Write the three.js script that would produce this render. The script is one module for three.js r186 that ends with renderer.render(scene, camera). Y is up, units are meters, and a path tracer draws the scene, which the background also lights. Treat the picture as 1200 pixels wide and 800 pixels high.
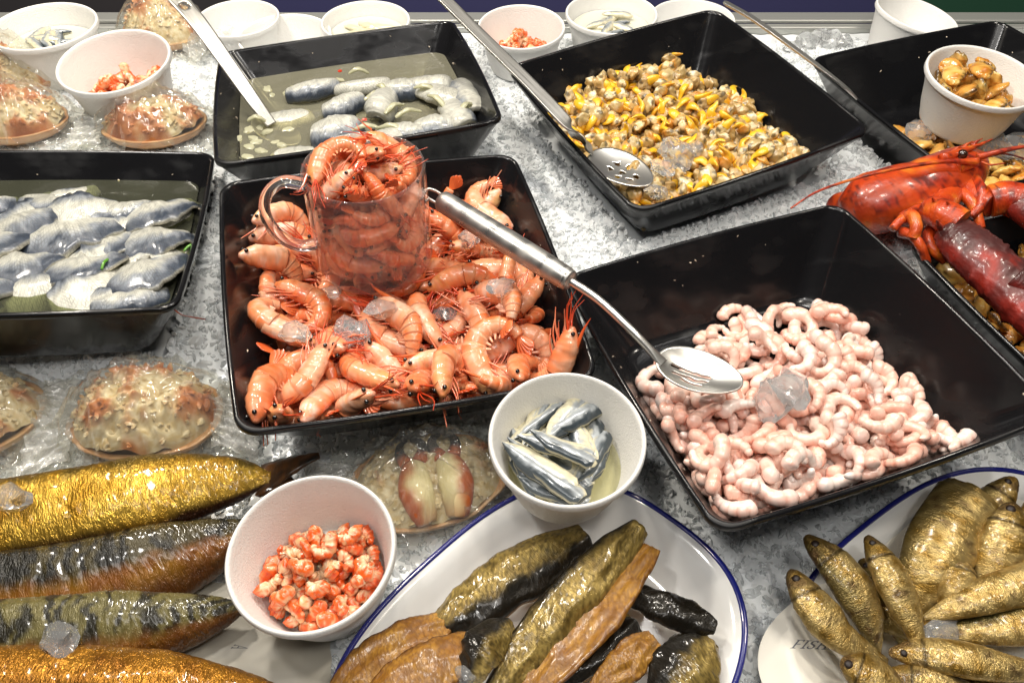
import * as THREE from 'three';
import { mergeGeometries, mergeVertices, toCreasedNormals } from 'three/addons/utils/BufferGeometryUtils.js';
import { RoundedBoxGeometry } from 'three/addons/geometries/RoundedBoxGeometry.js';
import { ImprovedNoise } from 'three/addons/math/ImprovedNoise.js';
import { RectAreaLightUniformsLib } from 'three/addons/lights/RectAreaLightUniformsLib.js';

// ---------------------------------------------------------------- camera, light, exposure
const scene = new THREE.Scene();
const EYE = 0.533, PITCH = THREE.MathUtils.degToRad(45.747), FOCAL = 1024.65;   // photo is 1200 x 800
const camera = new THREE.PerspectiveCamera(42.649, 1.5, 0.02, 20);
camera.position.set(0, EYE, 0);
camera.rotation.set(-PITCH, 0, 0);
const renderer = new THREE.WebGLRenderer({ antialias: true });
renderer.toneMapping = THREE.LinearToneMapping;
renderer.toneMappingExposure = 1.04;
renderer.outputColorSpace = THREE.SRGBColorSpace;
renderer.shadowMap.enabled = true;
scene.background = new THREE.Color().setRGB(0.034, 0.034, 0.036);               // dim even grey for the unseen surroundings, serves as ambient fill
RectAreaLightUniformsLib.init();
const metalLamp = new THREE.MeshStandardMaterial({ color: 0x30302e, roughness: 0.5, metalness: 0.6 });
function unseenLamp(name, label, x, y, z, tx, ty, tz, w, h, intensity, color) {
  const g = new THREE.Group(); g.name = name; g.position.set(x, y, z); g.lookAt(tx, ty, tz);   // local +z faces the counter
  g.userData = { label, category: 'lamp' };
  scene.add(g);
  const box = new THREE.Mesh(new THREE.BoxGeometry(w + 0.03, h + 0.03, 0.04), metalLamp); box.name = 'lamp_housing'; box.position.z = -0.022; g.add(box);
  const glow = new THREE.Mesh(new THREE.PlaneGeometry(w, h), new THREE.MeshStandardMaterial({ color: 0x111111, emissive: color, emissiveIntensity: intensity * 0.5 }));
  glow.name = 'diffuser'; glow.position.z = 0.0; g.add(glow);
  const L = new THREE.RectAreaLight(color, intensity, w, h); L.name = 'lamp_light'; L.position.z = 0.004; L.rotation.y = Math.PI; g.add(L);
  L.castShadow = true;
}
const WARM = new THREE.Color().setRGB(1, 0.92, 0.80), NEUTRAL = new THREE.Color().setRGB(1, 0.96, 0.91);
unseenLamp('fill_strip_light', 'added long neutral strip light giving soft fill above the front of the counter', -0.1, 1.75, 0.2, 0, 0, -0.5, 1.5, 0.3, 3.8, NEUTRAL);  // added soft fill, no such fitting in view
[['over the bagged crabs', -0.62, 1.05, -1.0, -0.45, -0.85, 360], ['over the flat herring tray', -0.5, 1.15, -0.35, -0.36, -0.55, 130], ['over the rolled herring', -0.2, 1.2, -1.0, -0.15, -0.8, 150], ['over the prawn tray', 0.02, 1.25, -0.75, -0.08, -0.5, 150],
  ['over the cockle tray', 0.3, 1.2, -1.0, 0.17, -0.75, 140], ['over the shrimp tray', 0.42, 1.2, -0.3, 0.22, -0.45, 115], ['over the mussels and lobster', 0.85, 1.15, -0.8, 0.5, -0.75, 160], ['over the smoked fish', 0.12, 1.2, 0.15, 0.1, -0.3, 80]]
  .forEach(([where, x, y, z, tx, tz, power], i) => unseenLamp('unseen_spot_lamp' + (i ? '_00' + i : ''), 'unseen small square spot lamp ' + where, x, y, z, tx, 0, tz, 0.1, 0.1, power * 0.56, i % 3 === 1 ? NEUTRAL : WARM));  // all out of view, placed to give the glints and crossing shadows

// ---------------------------------------------------------------- helpers
const V = (x = 0, y = 0, z = 0) => new THREE.Vector3(x, y, z);
function rngOf(a) { return () => { a |= 0; a = a + 0x6D2B79F5 | 0; let t = Math.imul(a ^ a >>> 15, 1 | a); t = t + Math.imul(t ^ t >>> 7, 61 | t) ^ t; return ((t ^ t >>> 14) >>> 0) / 4294967296; }; }
const noiseGen = new ImprovedNoise();
const n3 = (x, y, z = 0.37) => noiseGen.noise(x + 31.7, y + 17.3, z + 5.1);
const fbm = (x, y, z = 0.37, o = 4) => { let s = 0, a = 0.5, f = 1; for (let i = 0; i < o; i++) { s += a * n3(x * f, y * f, z * f + i * 9.1); a *= 0.5; f *= 2.03; } return s; };
const clamp = (x, a = 0, b = 1) => Math.min(b, Math.max(a, x));
const mix = (a, b, t) => a + (b - a) * t;
const sstep = (a, b, x) => { const t = clamp((x - a) / (b - a)); return t * t * (3 - 2 * t); };
const col = (hex) => { const c = new THREE.Color(hex); return [c.r, c.g, c.b]; };          // sRGB hex -> linear triple
const mix3 = (a, b, t) => [mix(a[0], b[0], t), mix(a[1], b[1], t), mix(a[2], b[2], t)];
const mul3 = (a, k) => [a[0] * k, a[1] * k, a[2] * k];
// photo pixel -> point at height y
function at(u, v, y = 0) {
  const a = (u - 600) / FOCAL, b = (400 - v) / FOCAL, dy = -Math.sin(PITCH) + b * Math.cos(PITCH), dz = -Math.cos(PITCH) - b * Math.sin(PITCH), t = (y - EYE) / dy;
  return V(a * t, y, dz * t);
}
const taken = {};
function numbered(name) { const k = taken[name] = (taken[name] ?? -1) + 1; return k ? name + '_' + String(k).padStart(3, '0') : name; }
function tag(o, label, category, group, kind) { o.userData = { label, category }; if (group) o.userData.group = group; if (kind) o.userData.kind = kind; return o; }
function thing(name, label, category, group, parent = scene) { const g = new THREE.Group(); g.name = numbered(name); tag(g, label, category, group); parent.add(g); return g; }
function part(name, geo, m, parent) { const o = new THREE.Mesh(geo, m); o.name = name; o.castShadow = o.receiveShadow = true; parent.add(o); return o; }
function solo(name, geo, m, label, category, group, kind) { const o = part(numbered(name), geo, m, scene); tag(o, label, category, group, kind); return o; }
function structure(name, geo, m) { const o = part(name, geo, m, scene); o.userData = { kind: 'structure' }; return o; }
// rings of points -> closed surface; paint(t, s, p) gives linear colour
function loft(rings, { capA = true, capB = true, paint, closed = true, uvx = 1, uvy = 1 } = {}) {
  const n = rings.length, m = rings[0].length, pos = [], uv = [], colr = [], idx = [];
  const add = (p, t, s) => { pos.push(p.x, p.y, p.z); uv.push(t * uvx, s * uvy); if (paint) colr.push(...paint(t, s, p)); return pos.length / 3 - 1; };
  const cols = m + 1 - (closed ? 0 : 1);
  for (let i = 0; i < n; i++) for (let j = 0; j < cols; j++) add(rings[i][j % m], i / (n - 1), j / (closed ? m : m - 1));
  for (let i = 0; i < n - 1; i++) for (let j = 0; j < cols - 1; j++) { const a = i * cols + j, b = a + cols; idx.push(a, b, a + 1, b, b + 1, a + 1); }
  for (const [on, i, flip] of [[capA, 0, 0], [capB, n - 1, 1]]) if (on && closed) {
    const c = V(); rings[i].forEach((p) => c.add(p)); c.divideScalar(m);
    const k = add(c, i / (n - 1), 0.5);
    for (let j = 0; j < m; j++) { const a = i * cols + j; flip ? idx.push(k, a + 1, a) : idx.push(k, a, a + 1); }
  }
  const g = new THREE.BufferGeometry();
  g.setAttribute('position', new THREE.Float32BufferAttribute(pos, 3)); g.setAttribute('uv', new THREE.Float32BufferAttribute(uv, 2));
  if (paint) g.setAttribute('color', new THREE.Float32BufferAttribute(colr, 3));
  g.setIndex(idx); g.computeVertexNormals();
  if (closed) { const N = g.attributes.normal; for (let i = 0; i < n; i++) { const a = i * cols, b = a + m; const v = V(N.getX(a) + N.getX(b), N.getY(a) + N.getY(b), N.getZ(a) + N.getZ(b)).normalize(); N.setXYZ(a, v.x, v.y, v.z); N.setXYZ(b, v.x, v.y, v.z); } }
  return g;
}
// body swept along a path: size(t) = [half along side, half along up]; bump(t, ang) adds to the radius; shape may squash
function sweep(pts, { n = 40, m = 16, up = V(0, 1, 0), size, bump, paint, uvx = 1, uvy = 1, capA = true, capB = true, ang0 = 0, roll } = {}) {
  const curve = Array.isArray(pts) ? new THREE.CatmullRomCurve3(pts, false, 'centripetal') : pts, rings = [];
  for (let i = 0; i <= n; i++) {
    const t = i / n, p = curve.getPoint(t), T = curve.getTangent(t), S = V().crossVectors(T, up).normalize(), U = V().crossVectors(S, T).normalize();
    if (roll) { const r = roll(t), c = Math.cos(r), s = Math.sin(r), S2 = S.clone().multiplyScalar(c).addScaledVector(U, s), U2 = U.clone().multiplyScalar(c).addScaledVector(S, -s); S.copy(S2); U.copy(U2); }
    const [a, b] = size(t), ring = [];
    for (let j = 0; j < m; j++) {
      const w = ang0 + j / m * Math.PI * 2, k = bump ? bump(t, w) : 0;
      ring.push(p.clone().addScaledVector(S, Math.cos(w) * (a + k)).addScaledVector(U, Math.sin(w) * (b + k)));
    }
    rings.push(ring);
  }
  return loft(rings, { paint, uvx, uvy, capA, capB });
}
function tube(pts, r, seg = 24, rad = 8, r2) { const c = new THREE.CatmullRomCurve3(pts, false, 'centripetal'); return sweep(c, { n: seg, m: rad, up: V(0.13, 0.97, 0.2).normalize(), size: (t) => { const q = r2 === undefined ? r : mix(r, r2, t); return [q, q]; } }); }
function moved(g, f) { const p = g.attributes.position, v = V(); for (let i = 0; i < p.count; i++) { v.fromBufferAttribute(p, i); f(v, i); p.setXYZ(i, v.x, v.y, v.z); } g.computeVertexNormals(); return g; }
function painted(g, f) { const p = g.attributes.position, c = new Float32Array(p.count * 3), v = V(); for (let i = 0; i < p.count; i++) { v.fromBufferAttribute(p, i); const q = f(v, i); c.set(q, i * 3); } g.setAttribute('color', new THREE.BufferAttribute(c, 3)); return g; }
const phys = (o) => new THREE.MeshPhysicalMaterial(o);
function greyTex(size, f, repeat = 1) {            // f(x, y) in 0..1 -> tileable only as far as f is
  const d = new Uint8Array(size * size * 4);
  for (let y = 0; y < size; y++) for (let x = 0; x < size; x++) { const g = clamp(f(x / size, y / size)) * 255, i = (y * size + x) * 4; d[i] = d[i + 1] = d[i + 2] = g; d[i + 3] = 255; }
  const t = new THREE.DataTexture(d, size, size); t.wrapS = t.wrapT = THREE.MirroredRepeatWrapping; t.magFilter = THREE.LinearFilter; t.repeat.set(repeat, repeat); t.needsUpdate = true; return t;
}
// ---------------------------------------------------------------- settling of loose things: rigid clusters of balls, relaxed against each other and the vessel
function settle(bodies, { hold, steps = 160, g = 0.0007, slide = 0.55, spin = 1 }) {
  const R = Math.max(...bodies.flatMap((b) => b.q.map((s) => s[3]))) * 2.02, total = bodies.reduce((s, b) => s + b.q.length, 0);
  const P = new Float64Array(total * 3), rad = new Float64Array(total), own = new Int32Array(total);
  let k = 0; const tmp = V(), tq = new THREE.Quaternion();
  bodies.forEach((b, bi) => {
    b.from = k; const c = V(); b.q.forEach((s) => c.add(V(s[0], s[1], s[2]))); c.divideScalar(b.q.length); b.mid = c;
    for (const s of b.q) { tmp.set(s[0], s[1], s[2]).applyQuaternion(b.quat).add(b.pos); P[k * 3] = tmp.x; P[k * 3 + 1] = tmp.y; P[k * 3 + 2] = tmp.z; rad[k] = s[3]; own[k] = bi; k++; }
  });
  const cell = new Map(), key = (x, y, z) => (x + 500) * 1000003 + (y + 500) * 1009 + (z + 500);
  const out = [0, 0, 0];
  for (let step = 0; step < steps; step++) {
    const gg = g * (step < steps * 0.85 ? 1 : 0.3);
    for (let i = 0; i < total; i++) P[i * 3 + 1] -= gg;
    for (let it = 0; it < 2; it++) {
      cell.clear();
      for (let i = 0; i < total; i++) { const kk = key(Math.floor(P[i * 3] / R), Math.floor(P[i * 3 + 1] / R), Math.floor(P[i * 3 + 2] / R)); const l = cell.get(kk); l ? l.push(i) : cell.set(kk, [i]); }
      for (let i = 0; i < total; i++) {
        const cx = Math.floor(P[i * 3] / R), cy = Math.floor(P[i * 3 + 1] / R), cz = Math.floor(P[i * 3 + 2] / R);
        for (let a = -1; a <= 1; a++) for (let b = -1; b <= 1; b++) for (let c = -1; c <= 1; c++) {
          const l = cell.get(key(cx + a, cy + b, cz + c)); if (!l) continue;
          for (const j of l) {
            if (j <= i || own[j] === own[i]) continue;
            const dx = P[j * 3] - P[i * 3], dy = P[j * 3 + 1] - P[i * 3 + 1], dz = P[j * 3 + 2] - P[i * 3 + 2], rr = rad[i] + rad[j], d2 = dx * dx + dy * dy + dz * dz;
            if (d2 >= rr * rr || d2 < 1e-12) continue;
            const d = Math.sqrt(d2), w = (rr - d) / d * 0.5;
            P[i * 3] -= dx * w; P[i * 3 + 1] -= dy * w; P[i * 3 + 2] -= dz * w; P[j * 3] += dx * w; P[j * 3 + 1] += dy * w; P[j * 3 + 2] += dz * w;
          }
        }
      }
      for (let i = 0; i < total; i++) { out[0] = P[i * 3]; out[1] = P[i * 3 + 1]; out[2] = P[i * 3 + 2]; hold(out, rad[i]); P[i * 3] = out[0]; P[i * 3 + 1] = out[1]; P[i * 3 + 2] = out[2]; }
      for (const b of bodies) {                       // shape match
        const n = b.q.length, c = V(); for (let s = 0; s < n; s++) c.add(tmp.set(P[(b.from + s) * 3], P[(b.from + s) * 3 + 1], P[(b.from + s) * 3 + 2])); c.divideScalar(n);
        if (n > 1) for (let rep = 0; rep < 2; rep++) {  // small rotation from the torque of the offsets
          const w = V(), r = V(), e = V(); let I = 1e-12;
          for (let s = 0; s < n; s++) {
            r.set(b.q[s][0], b.q[s][1], b.q[s][2]).sub(b.mid).applyQuaternion(b.quat);
            e.set(P[(b.from + s) * 3], P[(b.from + s) * 3 + 1], P[(b.from + s) * 3 + 2]).sub(c).sub(r); I += r.lengthSq(); w.add(tmp.crossVectors(r, e));
          }
          w.multiplyScalar(spin / I); const a = Math.min(0.25, w.length()); if (a > 1e-9) { tq.setFromAxisAngle(w.normalize(), a); b.quat.premultiply(tq).normalize(); }
        }
        const old = b.pos.clone(), want = c.clone().sub(tmp.copy(b.mid).applyQuaternion(b.quat));
        b.pos.set(mix(old.x, want.x, slide), want.y, mix(old.z, want.z, slide));
        for (let s = 0; s < n; s++) { tmp.set(b.q[s][0], b.q[s][1], b.q[s][2]).applyQuaternion(b.quat).add(b.pos); P[(b.from + s) * 3] = tmp.x; P[(b.from + s) * 3 + 1] = tmp.y; P[(b.from + s) * 3 + 2] = tmp.z; }
      }
    }
  }
}
const randQ = (R, flat = 1) => { const q = new THREE.Quaternion().setFromAxisAngle(V(0, 1, 0), R() * Math.PI * 2); const a = R() * Math.PI * 2; return new THREE.Quaternion().setFromAxisAngle(V(Math.cos(a), 0, Math.sin(a)), (R() - 0.5) * Math.PI * flat).multiply(q); };
// ---------------------------------------------------------------- black square display trays (placed first: the ice bed is hollowed under them)
const TRAY = { half: 0.135, base: 0.1, deep: 0.075, wall: 0.0042 };
const smudge = greyTex(256, (x, y) => 0.2 + 0.38 * sstep(0.0, 0.4, fbm(x * 5, y * 5)) + 0.06 * n3(x * 23, y * 23));
const trayMat = phys({ color: new THREE.Color().setRGB(0.0075, 0.0075, 0.0085), roughness: 0.8, roughnessMap: smudge, specularIntensity: 0.85 });
function squareRing(half, r, y, bow = 0.022, n = 14, m = 9) {      // rounded square with slightly bowed sides
  const out = [], h = half - r;
  for (let q = 0; q < 4; q++) {
    const a0 = q * Math.PI / 2, c = Math.cos(a0), s = Math.sin(a0);
    for (let i = 0; i < n; i++) { const k = -1 + 2 * i / n, x = half + bow * half * (1 - k * k), z = k * h; out.push(V(x * c - z * s, y, x * s + z * c)); }
    for (let i = 0; i < m; i++) { const b = i / m * Math.PI / 2, x = h + r * Math.cos(b), z = h + r * Math.sin(b); out.push(V(x * c - z * s, y, x * s + z * c)); }
  }
  return out.reverse();
}
function trayGeometry(T) {
  const { half, base, deep, wall: w } = T, ring = [], lip = 0.0016;
  const R = (h, y, r = 0.016, bow = 0.022) => ring.push(squareRing(h, Math.min(r, h * 0.5), y, bow));
  R(0.004, w, 0.001, 0); R(base * 0.55, w, 0.012, 0.005); R(base - w - 0.008, w, 0.016); R(base - w - 0.003, w + 0.0012, 0.018); R(base - w + 0.0008, w + 0.005, 0.019);
  for (const k of [0.25, 0.5, 0.75]) R(mix(base - w + 0.0008, half - w, k) + 0.001 * Math.sin(k * Math.PI), mix(w + 0.005, deep - 0.002, k), 0.018);
  R(half - w - 0.0002, deep - 0.002, 0.017); R(half - w + 0.0008, deep - 0.0004, 0.017); R(half - w / 2, deep, 0.018); R(half - 0.0006, deep - 0.0006, 0.018); R(half, deep - 0.002, 0.018); R(half - 0.0002, deep - 0.0055, 0.018); R(half - lip, deep - 0.0068, 0.018);
  for (const k of [0.25, 0.5, 0.75]) R(mix(half - lip, base, k), mix(deep - 0.0068, 0.006, k), 0.018);
  R(base, 0.006, 0.018); R(base - 0.004, 0.001, 0.018); R(base - 0.012, 0, 0.014); R(0.004, 0, 0.001, 0);
  const g = loft(ring, { capA: true, capB: true });
  const p = g.attributes.position, uv = g.attributes.uv;
  for (let i = 0; i < p.count; i++) uv.setXY(i, p.getX(i) * 4 + p.getY(i) * 1.1, p.getZ(i) * 4 - p.getY(i) * 5.3);
  return g;
}
const trayGeo = trayGeometry(TRAY), RIM = 0.06;
const trays = [];
function tray(x, z, turn, tx, tz, dy, label) {
  const o = solo('serving_tray', trayGeo, trayMat, label, 'tray');
  const nrm = V(-tx, 1, -tz).normalize();
  o.quaternion.setFromUnitVectors(V(0, 1, 0), nrm).multiply(new THREE.Quaternion().setFromAxisAngle(V(0, 1, 0), turn));
  o.position.set(x, RIM + dy, z).addScaledVector(nrm, -TRAY.deep);
  o.updateMatrixWorld(true); o.inv = o.matrixWorld.clone().invert();
  o.local = (w) => w.clone().applyMatrix4(o.inv); o.world = (l) => l.clone().applyMatrix4(o.matrixWorld);
  trays.push(o); return o;
}
const trayC = tray(-0.0953, -0.5406, 0.2495, -0.0761, -0.0871, -0.0004, 'square black tray heaped with whole prawns around a glass mug');
const trayD = tray(0.1727, -0.804, 0.4507, 0.0186, -0.0543, 0.0073, 'square black tray full of yellow and grey cockles');
const trayF = tray(0.2128, -0.4711, 0.3343, 0.0473, 0.008, -0.007, 'square black tray with a heap of small peeled pink shrimps');
const trayB = tray(-0.1691, -0.8239, 0.2357, 0.0526, 0.0864, 0.0118, 'square black tray of rolled pickled herring in cloudy brine');
const trayA = tray(-0.4165, -0.6135, 0.1442, -0.0803, 0.1269, -0.0045, 'square black tray of flat herring fillets in brine');
const trayE = tray(0.506, -0.833, 0.3643, -0.0024, -0.0012, -0.0071, 'square black tray with mussels and a foam tub standing in it');
const trayG = (() => { const c = at(1057, 281, 0.045), t = 0.334, h = 0.137, x = c.x + h * (Math.cos(t) + Math.sin(t)), z = c.z + h * (Math.cos(t) - Math.sin(t)); return tray(x, z, t, 0, 0, -0.015, 'square black tray of mussels lying under the red lobster'); })();
// point where the sight line of a photo pixel meets the level yl inside a tray
function onTray(t, u, v, yl) { const a = t.local(camera.position), b = t.local(at(u, v, 0)), k = (yl - a.y) / (b.y - a.y); return t.world(a.lerp(b, k)); }
// pushes a ball back into a tray (tray coordinates)
function trayHold(p, r, extra) {
  const k = (TRAY.half - TRAY.base) / TRAY.deep, c = 1 / Math.hypot(1, k);
  if (p[1] < TRAY.wall + r) p[1] = TRAY.wall + r;
  for (const ax of [0, 2]) for (const s of [-1, 1]) {
    const d = (s * p[ax] - (TRAY.base - TRAY.wall) - k * p[1]) * c + r;
    if (d > 0) { p[ax] -= s * d * c; p[1] += d * k * c; }
  }
  if (extra) extra(p, r);
}

// ---------------------------------------------------------------- ice bed
const OVALS = [[0.0206, -0.252, 0.147, 0.11, 2.69, -0.822], [0.3325, -0.266, 0.151, 0.115, 2.7, -0.622]];
const inOval = (x, z) => OVALS.some(([cx, cz, a, b, n, t]) => { const c = Math.cos(t), s = Math.sin(t), e = (x - cx) * c + (z - cz) * s, g = -(x - cx) * s + (z - cz) * c; return Math.abs(e / (a - 0.01)) ** n + Math.abs(g / (b - 0.01)) ** n < 1; });
function iceY(x, z) {
  let y = mix(0, -0.055, sstep(-0.62, -0.42, z)) + 0.004 * fbm(x * 9, z * 9, 2.2) ;
  return y;
}
function hollow(x, z, y) {
  for (const t of trays) {
    const l = t.local(V(x, y, z)), D = Math.max(Math.abs(l.x), Math.abs(l.z)) - 0.002;
    if (D < TRAY.half + 0.01) {
      const lim = D < TRAY.base + 0.004 ? -0.012 : -0.012 + (D - TRAY.base - 0.004) / (TRAY.half - TRAY.base) * TRAY.deep;
      if (l.y > lim) y -= l.y - lim;
    }
  }
  return y;
}
{
  const X0 = -0.95, X1 = 0.95, Z0 = -1.075, Z1 = -0.1, nx = 420, nz = 220, g = new THREE.PlaneGeometry(1, 1, nx, nz);
  moved(g, (v) => { const x = mix(X0, X1, v.x + 0.5), z = mix(Z1, Z0, v.y + 0.5); v.set(x, hollow(x, z, iceY(x, z) + 0.0035 * fbm(x * 60, z * 60, 1, 3)), z); });
  structure('ice_bed', g, phys({ color: new THREE.Color().setRGB(0.82, 0.85, 0.86), roughness: 0.4, clearcoat: 0.8, clearcoatRoughness: 0.15 }));
}
const iceMat = phys({ color: new THREE.Color().setRGB(0.93, 0.95, 0.96), roughness: 0.3, transmission: 0.22, thickness: 0.01, ior: 1.31 });
const iceClear = phys({ color: new THREE.Color().setRGB(0.92, 0.95, 0.96), roughness: 0.2, transmission: 0.5, thickness: 0.01, ior: 1.31 });
function chunkGeometry(seed, r = 1, flat = 0.75, detail = 1) {
  const g = toCreasedNormals(moved(mergeVertices(new THREE.IcosahedronGeometry(1, detail).deleteAttribute('uv').deleteAttribute('normal')), (v) => {
    const k = 1 + 0.5 * n3(v.x * 1.3 + seed * 7.7, v.y * 1.3, v.z * 1.3 + seed) + 0.12 * n3(v.x * 4, v.y * 4 + seed, v.z * 4);
    v.multiplyScalar(k * r); v.y *= flat;
  }), 0.5);
  return g;
}
{
  const R = rngOf(11), N = 70000, geos = [0, 1, 2, 3].map((s) => chunkGeometry(s + 3, 1, 0.7, 1)), lists = [[], [], [], []];
  const q = new THREE.Quaternion(), m = new THREE.Matrix4();
  for (let i = 0; i < N; i++) {
    const x = mix(-0.75, 0.75, R()), z = mix(-1.06, -0.2, Math.pow(R(), 0.9));
    const y = iceY(x, z); if (hollow(x, z, y) < y - 0.006) continue;
    if (Math.abs(x) > 0.62 * -z + 0.22) continue;
    const s = 0.0015 + 0.0042 * R() * R() * R() + 0.0008 * R();
    if (inOval(x, z)) continue;
    q.set(R() - 0.5, R() - 0.5, R() - 0.5, R() - 0.5).normalize();
    m.compose(V(x, y - s * 0.25 + 0.003 * fbm(x * 60, z * 60, 1, 3), z), q, V(s * mix(0.9, 1.7, R()), s * 0.8, s * mix(0.9, 1.7, R())));
    lists[i & 3].push(m.clone());
  }
  lists.forEach((l, k) => { const o = new THREE.InstancedMesh(geos[k], k & 1 ? iceMat : iceClear, l.length); l.forEach((mm, i) => o.setMatrixAt(i, mm)); o.name = 'crushed_ice' + (k ? '_00' + k : ''); tag(o, 'loose crushed ice scattered over the counter bed', 'ice', null, 'stuff'); scene.add(o); });
}
// ---------------------------------------------------------------- counter back: steel rail and the panels behind
{
  const steel = phys({ color: 0xb0b1ac, roughness: 0.45, metalness: 0.55, roughnessMap: greyTex(128, (x, y) => 0.8 + 0.4 * n3(x * 3, y * 120)) });
  const rail = thing('steel_rail', 'brushed steel rail along the back edge of the iced counter', 'rail');
  const a = new RoundedBoxGeometry(2.6, 0.05, 0.012, 2, 0.003); a.translate(0, -0.0165, -1.082); part('rail_face', a, steel, rail);
  const b = new RoundedBoxGeometry(2.6, 0.005, 0.024, 2, 0.002); b.translate(0, 0.0095, -1.1005); part('rail_top', b, steel, rail);
  const pm = (r, gg, bb, rough = 0.7) => phys({ color: new THREE.Color().setRGB(r, gg, bb), roughness: rough });
  const c1 = new THREE.BoxGeometry(1.35, 1.2, 0.03); c1.translate(0.12, -0.35, -1.7); structure('back_panel_navy', c1, pm(0.06, 0.06, 0.17));
  const c2 = new THREE.BoxGeometry(1.2, 1.2, 0.03); c2.translate(1.402, -0.35, -1.7); structure('back_panel_green', c2, pm(0.025, 0.1, 0.055));
  const c3 = new THREE.BoxGeometry(1.3, 1.2, 0.03); c3.translate(-1.21, -0.35, -1.7); structure('back_panel_dark', c3, pm(0.055, 0.05, 0.055));
}
// ---------------------------------------------------------------- foam tubs
const foamBump = greyTex(256, (x, y) => 0.5 + 0.35 * n3(x * 42, y * 42) + 0.2 * n3(x * 90, y * 90));
const foamMat = phys({ color: new THREE.Color().setRGB(0.83, 0.82, 0.79), roughness: 0.5, bumpMap: foamBump, bumpScale: 0.0004, specularIntensity: 0.5 });
const TUB = { r: 0.0585, rb: 0.043, h: 0.06, wall: 0.003 };
const tubGeo = (() => {
  const { r, rb, h, wall: w } = TUB, p = [];
  const q = (x, y) => p.push(new THREE.Vector2(x, y));
  q(0.0001, w); q(rb - 0.006, w); q(rb - 0.003, w + 0.0008); q(rb - 0.0015, w + 0.003); q(mix(rb, r, 0.5) - w + 0.0005, h * 0.5); q(mix(rb, r, 0.85) - w, h * 0.85); q(r - w - 0.0012, h * 0.9); q(r - w - 0.0006, h - 0.0018); q(r - w + 0.0008, h - 0.0003); q(r - 0.0012, h); q(r, h - 0.0014); q(r + 0.0002, h - 0.0055); q(r - 0.0006, h - 0.0072); q(r - 0.003, h - 0.0082);
  q(mix(rb, r, 0.6) - 0.0012, h * 0.6); q(mix(rb, r, 0.3) - 0.0004, h * 0.3); q(rb, 0.004); q(rb - 0.0008, 0.001); q(rb - 0.003, 0); q(rb - 0.006, 0); q(rb - 0.008, 0.0012); q(0.0001, 0.0012);
  const g = new THREE.LatheGeometry(p, 96), uv = g.attributes.uv, pos = g.attributes.position;
  for (let i = 0; i < uv.count; i++) uv.setXY(i, uv.getX(i) * 6, (pos.getY(i) + Math.hypot(pos.getX(i), pos.getZ(i))) * 16);
  return g;
})();
function tub(u, v, rimY, label, { tilt = [0, 0], k = 1 } = {}) {      // (u, v) = middle of the rim
  const o = solo('foam_tub', tubGeo, foamMat, label, 'tub', 'white foam tubs');
  o.scale.setScalar(k);
  const nrm = V(-tilt[0], 1, -tilt[1]).normalize();
  o.quaternion.setFromUnitVectors(V(0, 1, 0), nrm);
  o.position.copy(at(u, v, rimY)).addScaledVector(nrm, -TUB.h * k);
  o.updateMatrixWorld(true); o.inv = o.matrixWorld.clone().invert();
  o.world = (l) => l.clone().applyMatrix4(o.matrixWorld); o.local = (w) => w.clone().applyMatrix4(o.inv);
  return o;
}
function tubHold(p, r) {
  const { rb, h, wall } = TUB, k = (TUB.r - rb) / h, c = 1 / Math.hypot(1, k);
  if (p[1] < wall + r) p[1] = wall + r;
  const d0 = Math.hypot(p[0], p[2]), d = (d0 - (rb - wall) - k * p[1]) * c + r;
  if (d > 0 && d0 > 1e-9) { const f = d * c / d0; p[0] -= p[0] * f; p[2] -= p[2] * f; p[1] += d * k * c; }
}
const tubCrayFront = tub(363, 645, 0.021, 'white foam tub of crayfish tails beside the smoked mackerel', { k: 0.975, tilt: [0.06, -0.12] });
const tubAnchovy = tub(665, 511, 0.05, 'white foam tub of silver anchovies propped against two trays', { k: 0.945, tilt: [0, -0.12] });
const tubCrayBack = tub(132, 70, 0.068, 'white foam tub of crayfish tails between bagged crabs', { k: 1.04, tilt: [0.03, -0.1] });
const tubAnchovyBack = tub(50, 29, 0.062, 'white foam tub of anchovies next to the crayfish tub', { k: 1.03 });
const tubPlainA = tub(278, 20, 0.045, 'white foam tub behind the flat spoon handle', { k: 0.86 });
const tubPlainB = tub(333, 40, 0.036, 'empty looking white foam tub right behind the rolled herring tray', { k: 0.96 });
const tubSlice = tub(428, 23, 0.047, 'white foam tub of pale slices behind the rolled herring tray', { k: 0.92 });
const tubCrayMid = tub(611, 30, 0.056, 'white foam tub of crayfish tails beside the long slotted spoon', { k: 0.88, tilt: [0.0, -0.05] });
const tubFishMid = tub(717, 14, 0.056, 'white foam tub with dark fish scraps behind the cockle tray', { k: 0.95 });
const tubPlainC = tub(812, 20, 0.036, 'white foam tub mostly hidden by the corner of the cockle tray', { k: 0.9 });
const tubRight = tub(1076, 16, 0.05, 'tilted white foam tub behind the mussel tray', { k: 0.88, tilt: [-0.2, 0] });
const tubMussel = tub(1153, 88, 0.072, 'white foam tub of cooked mussels standing in the black tray', { k: 1.0, tilt: [-0.05, -0.08] });
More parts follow.
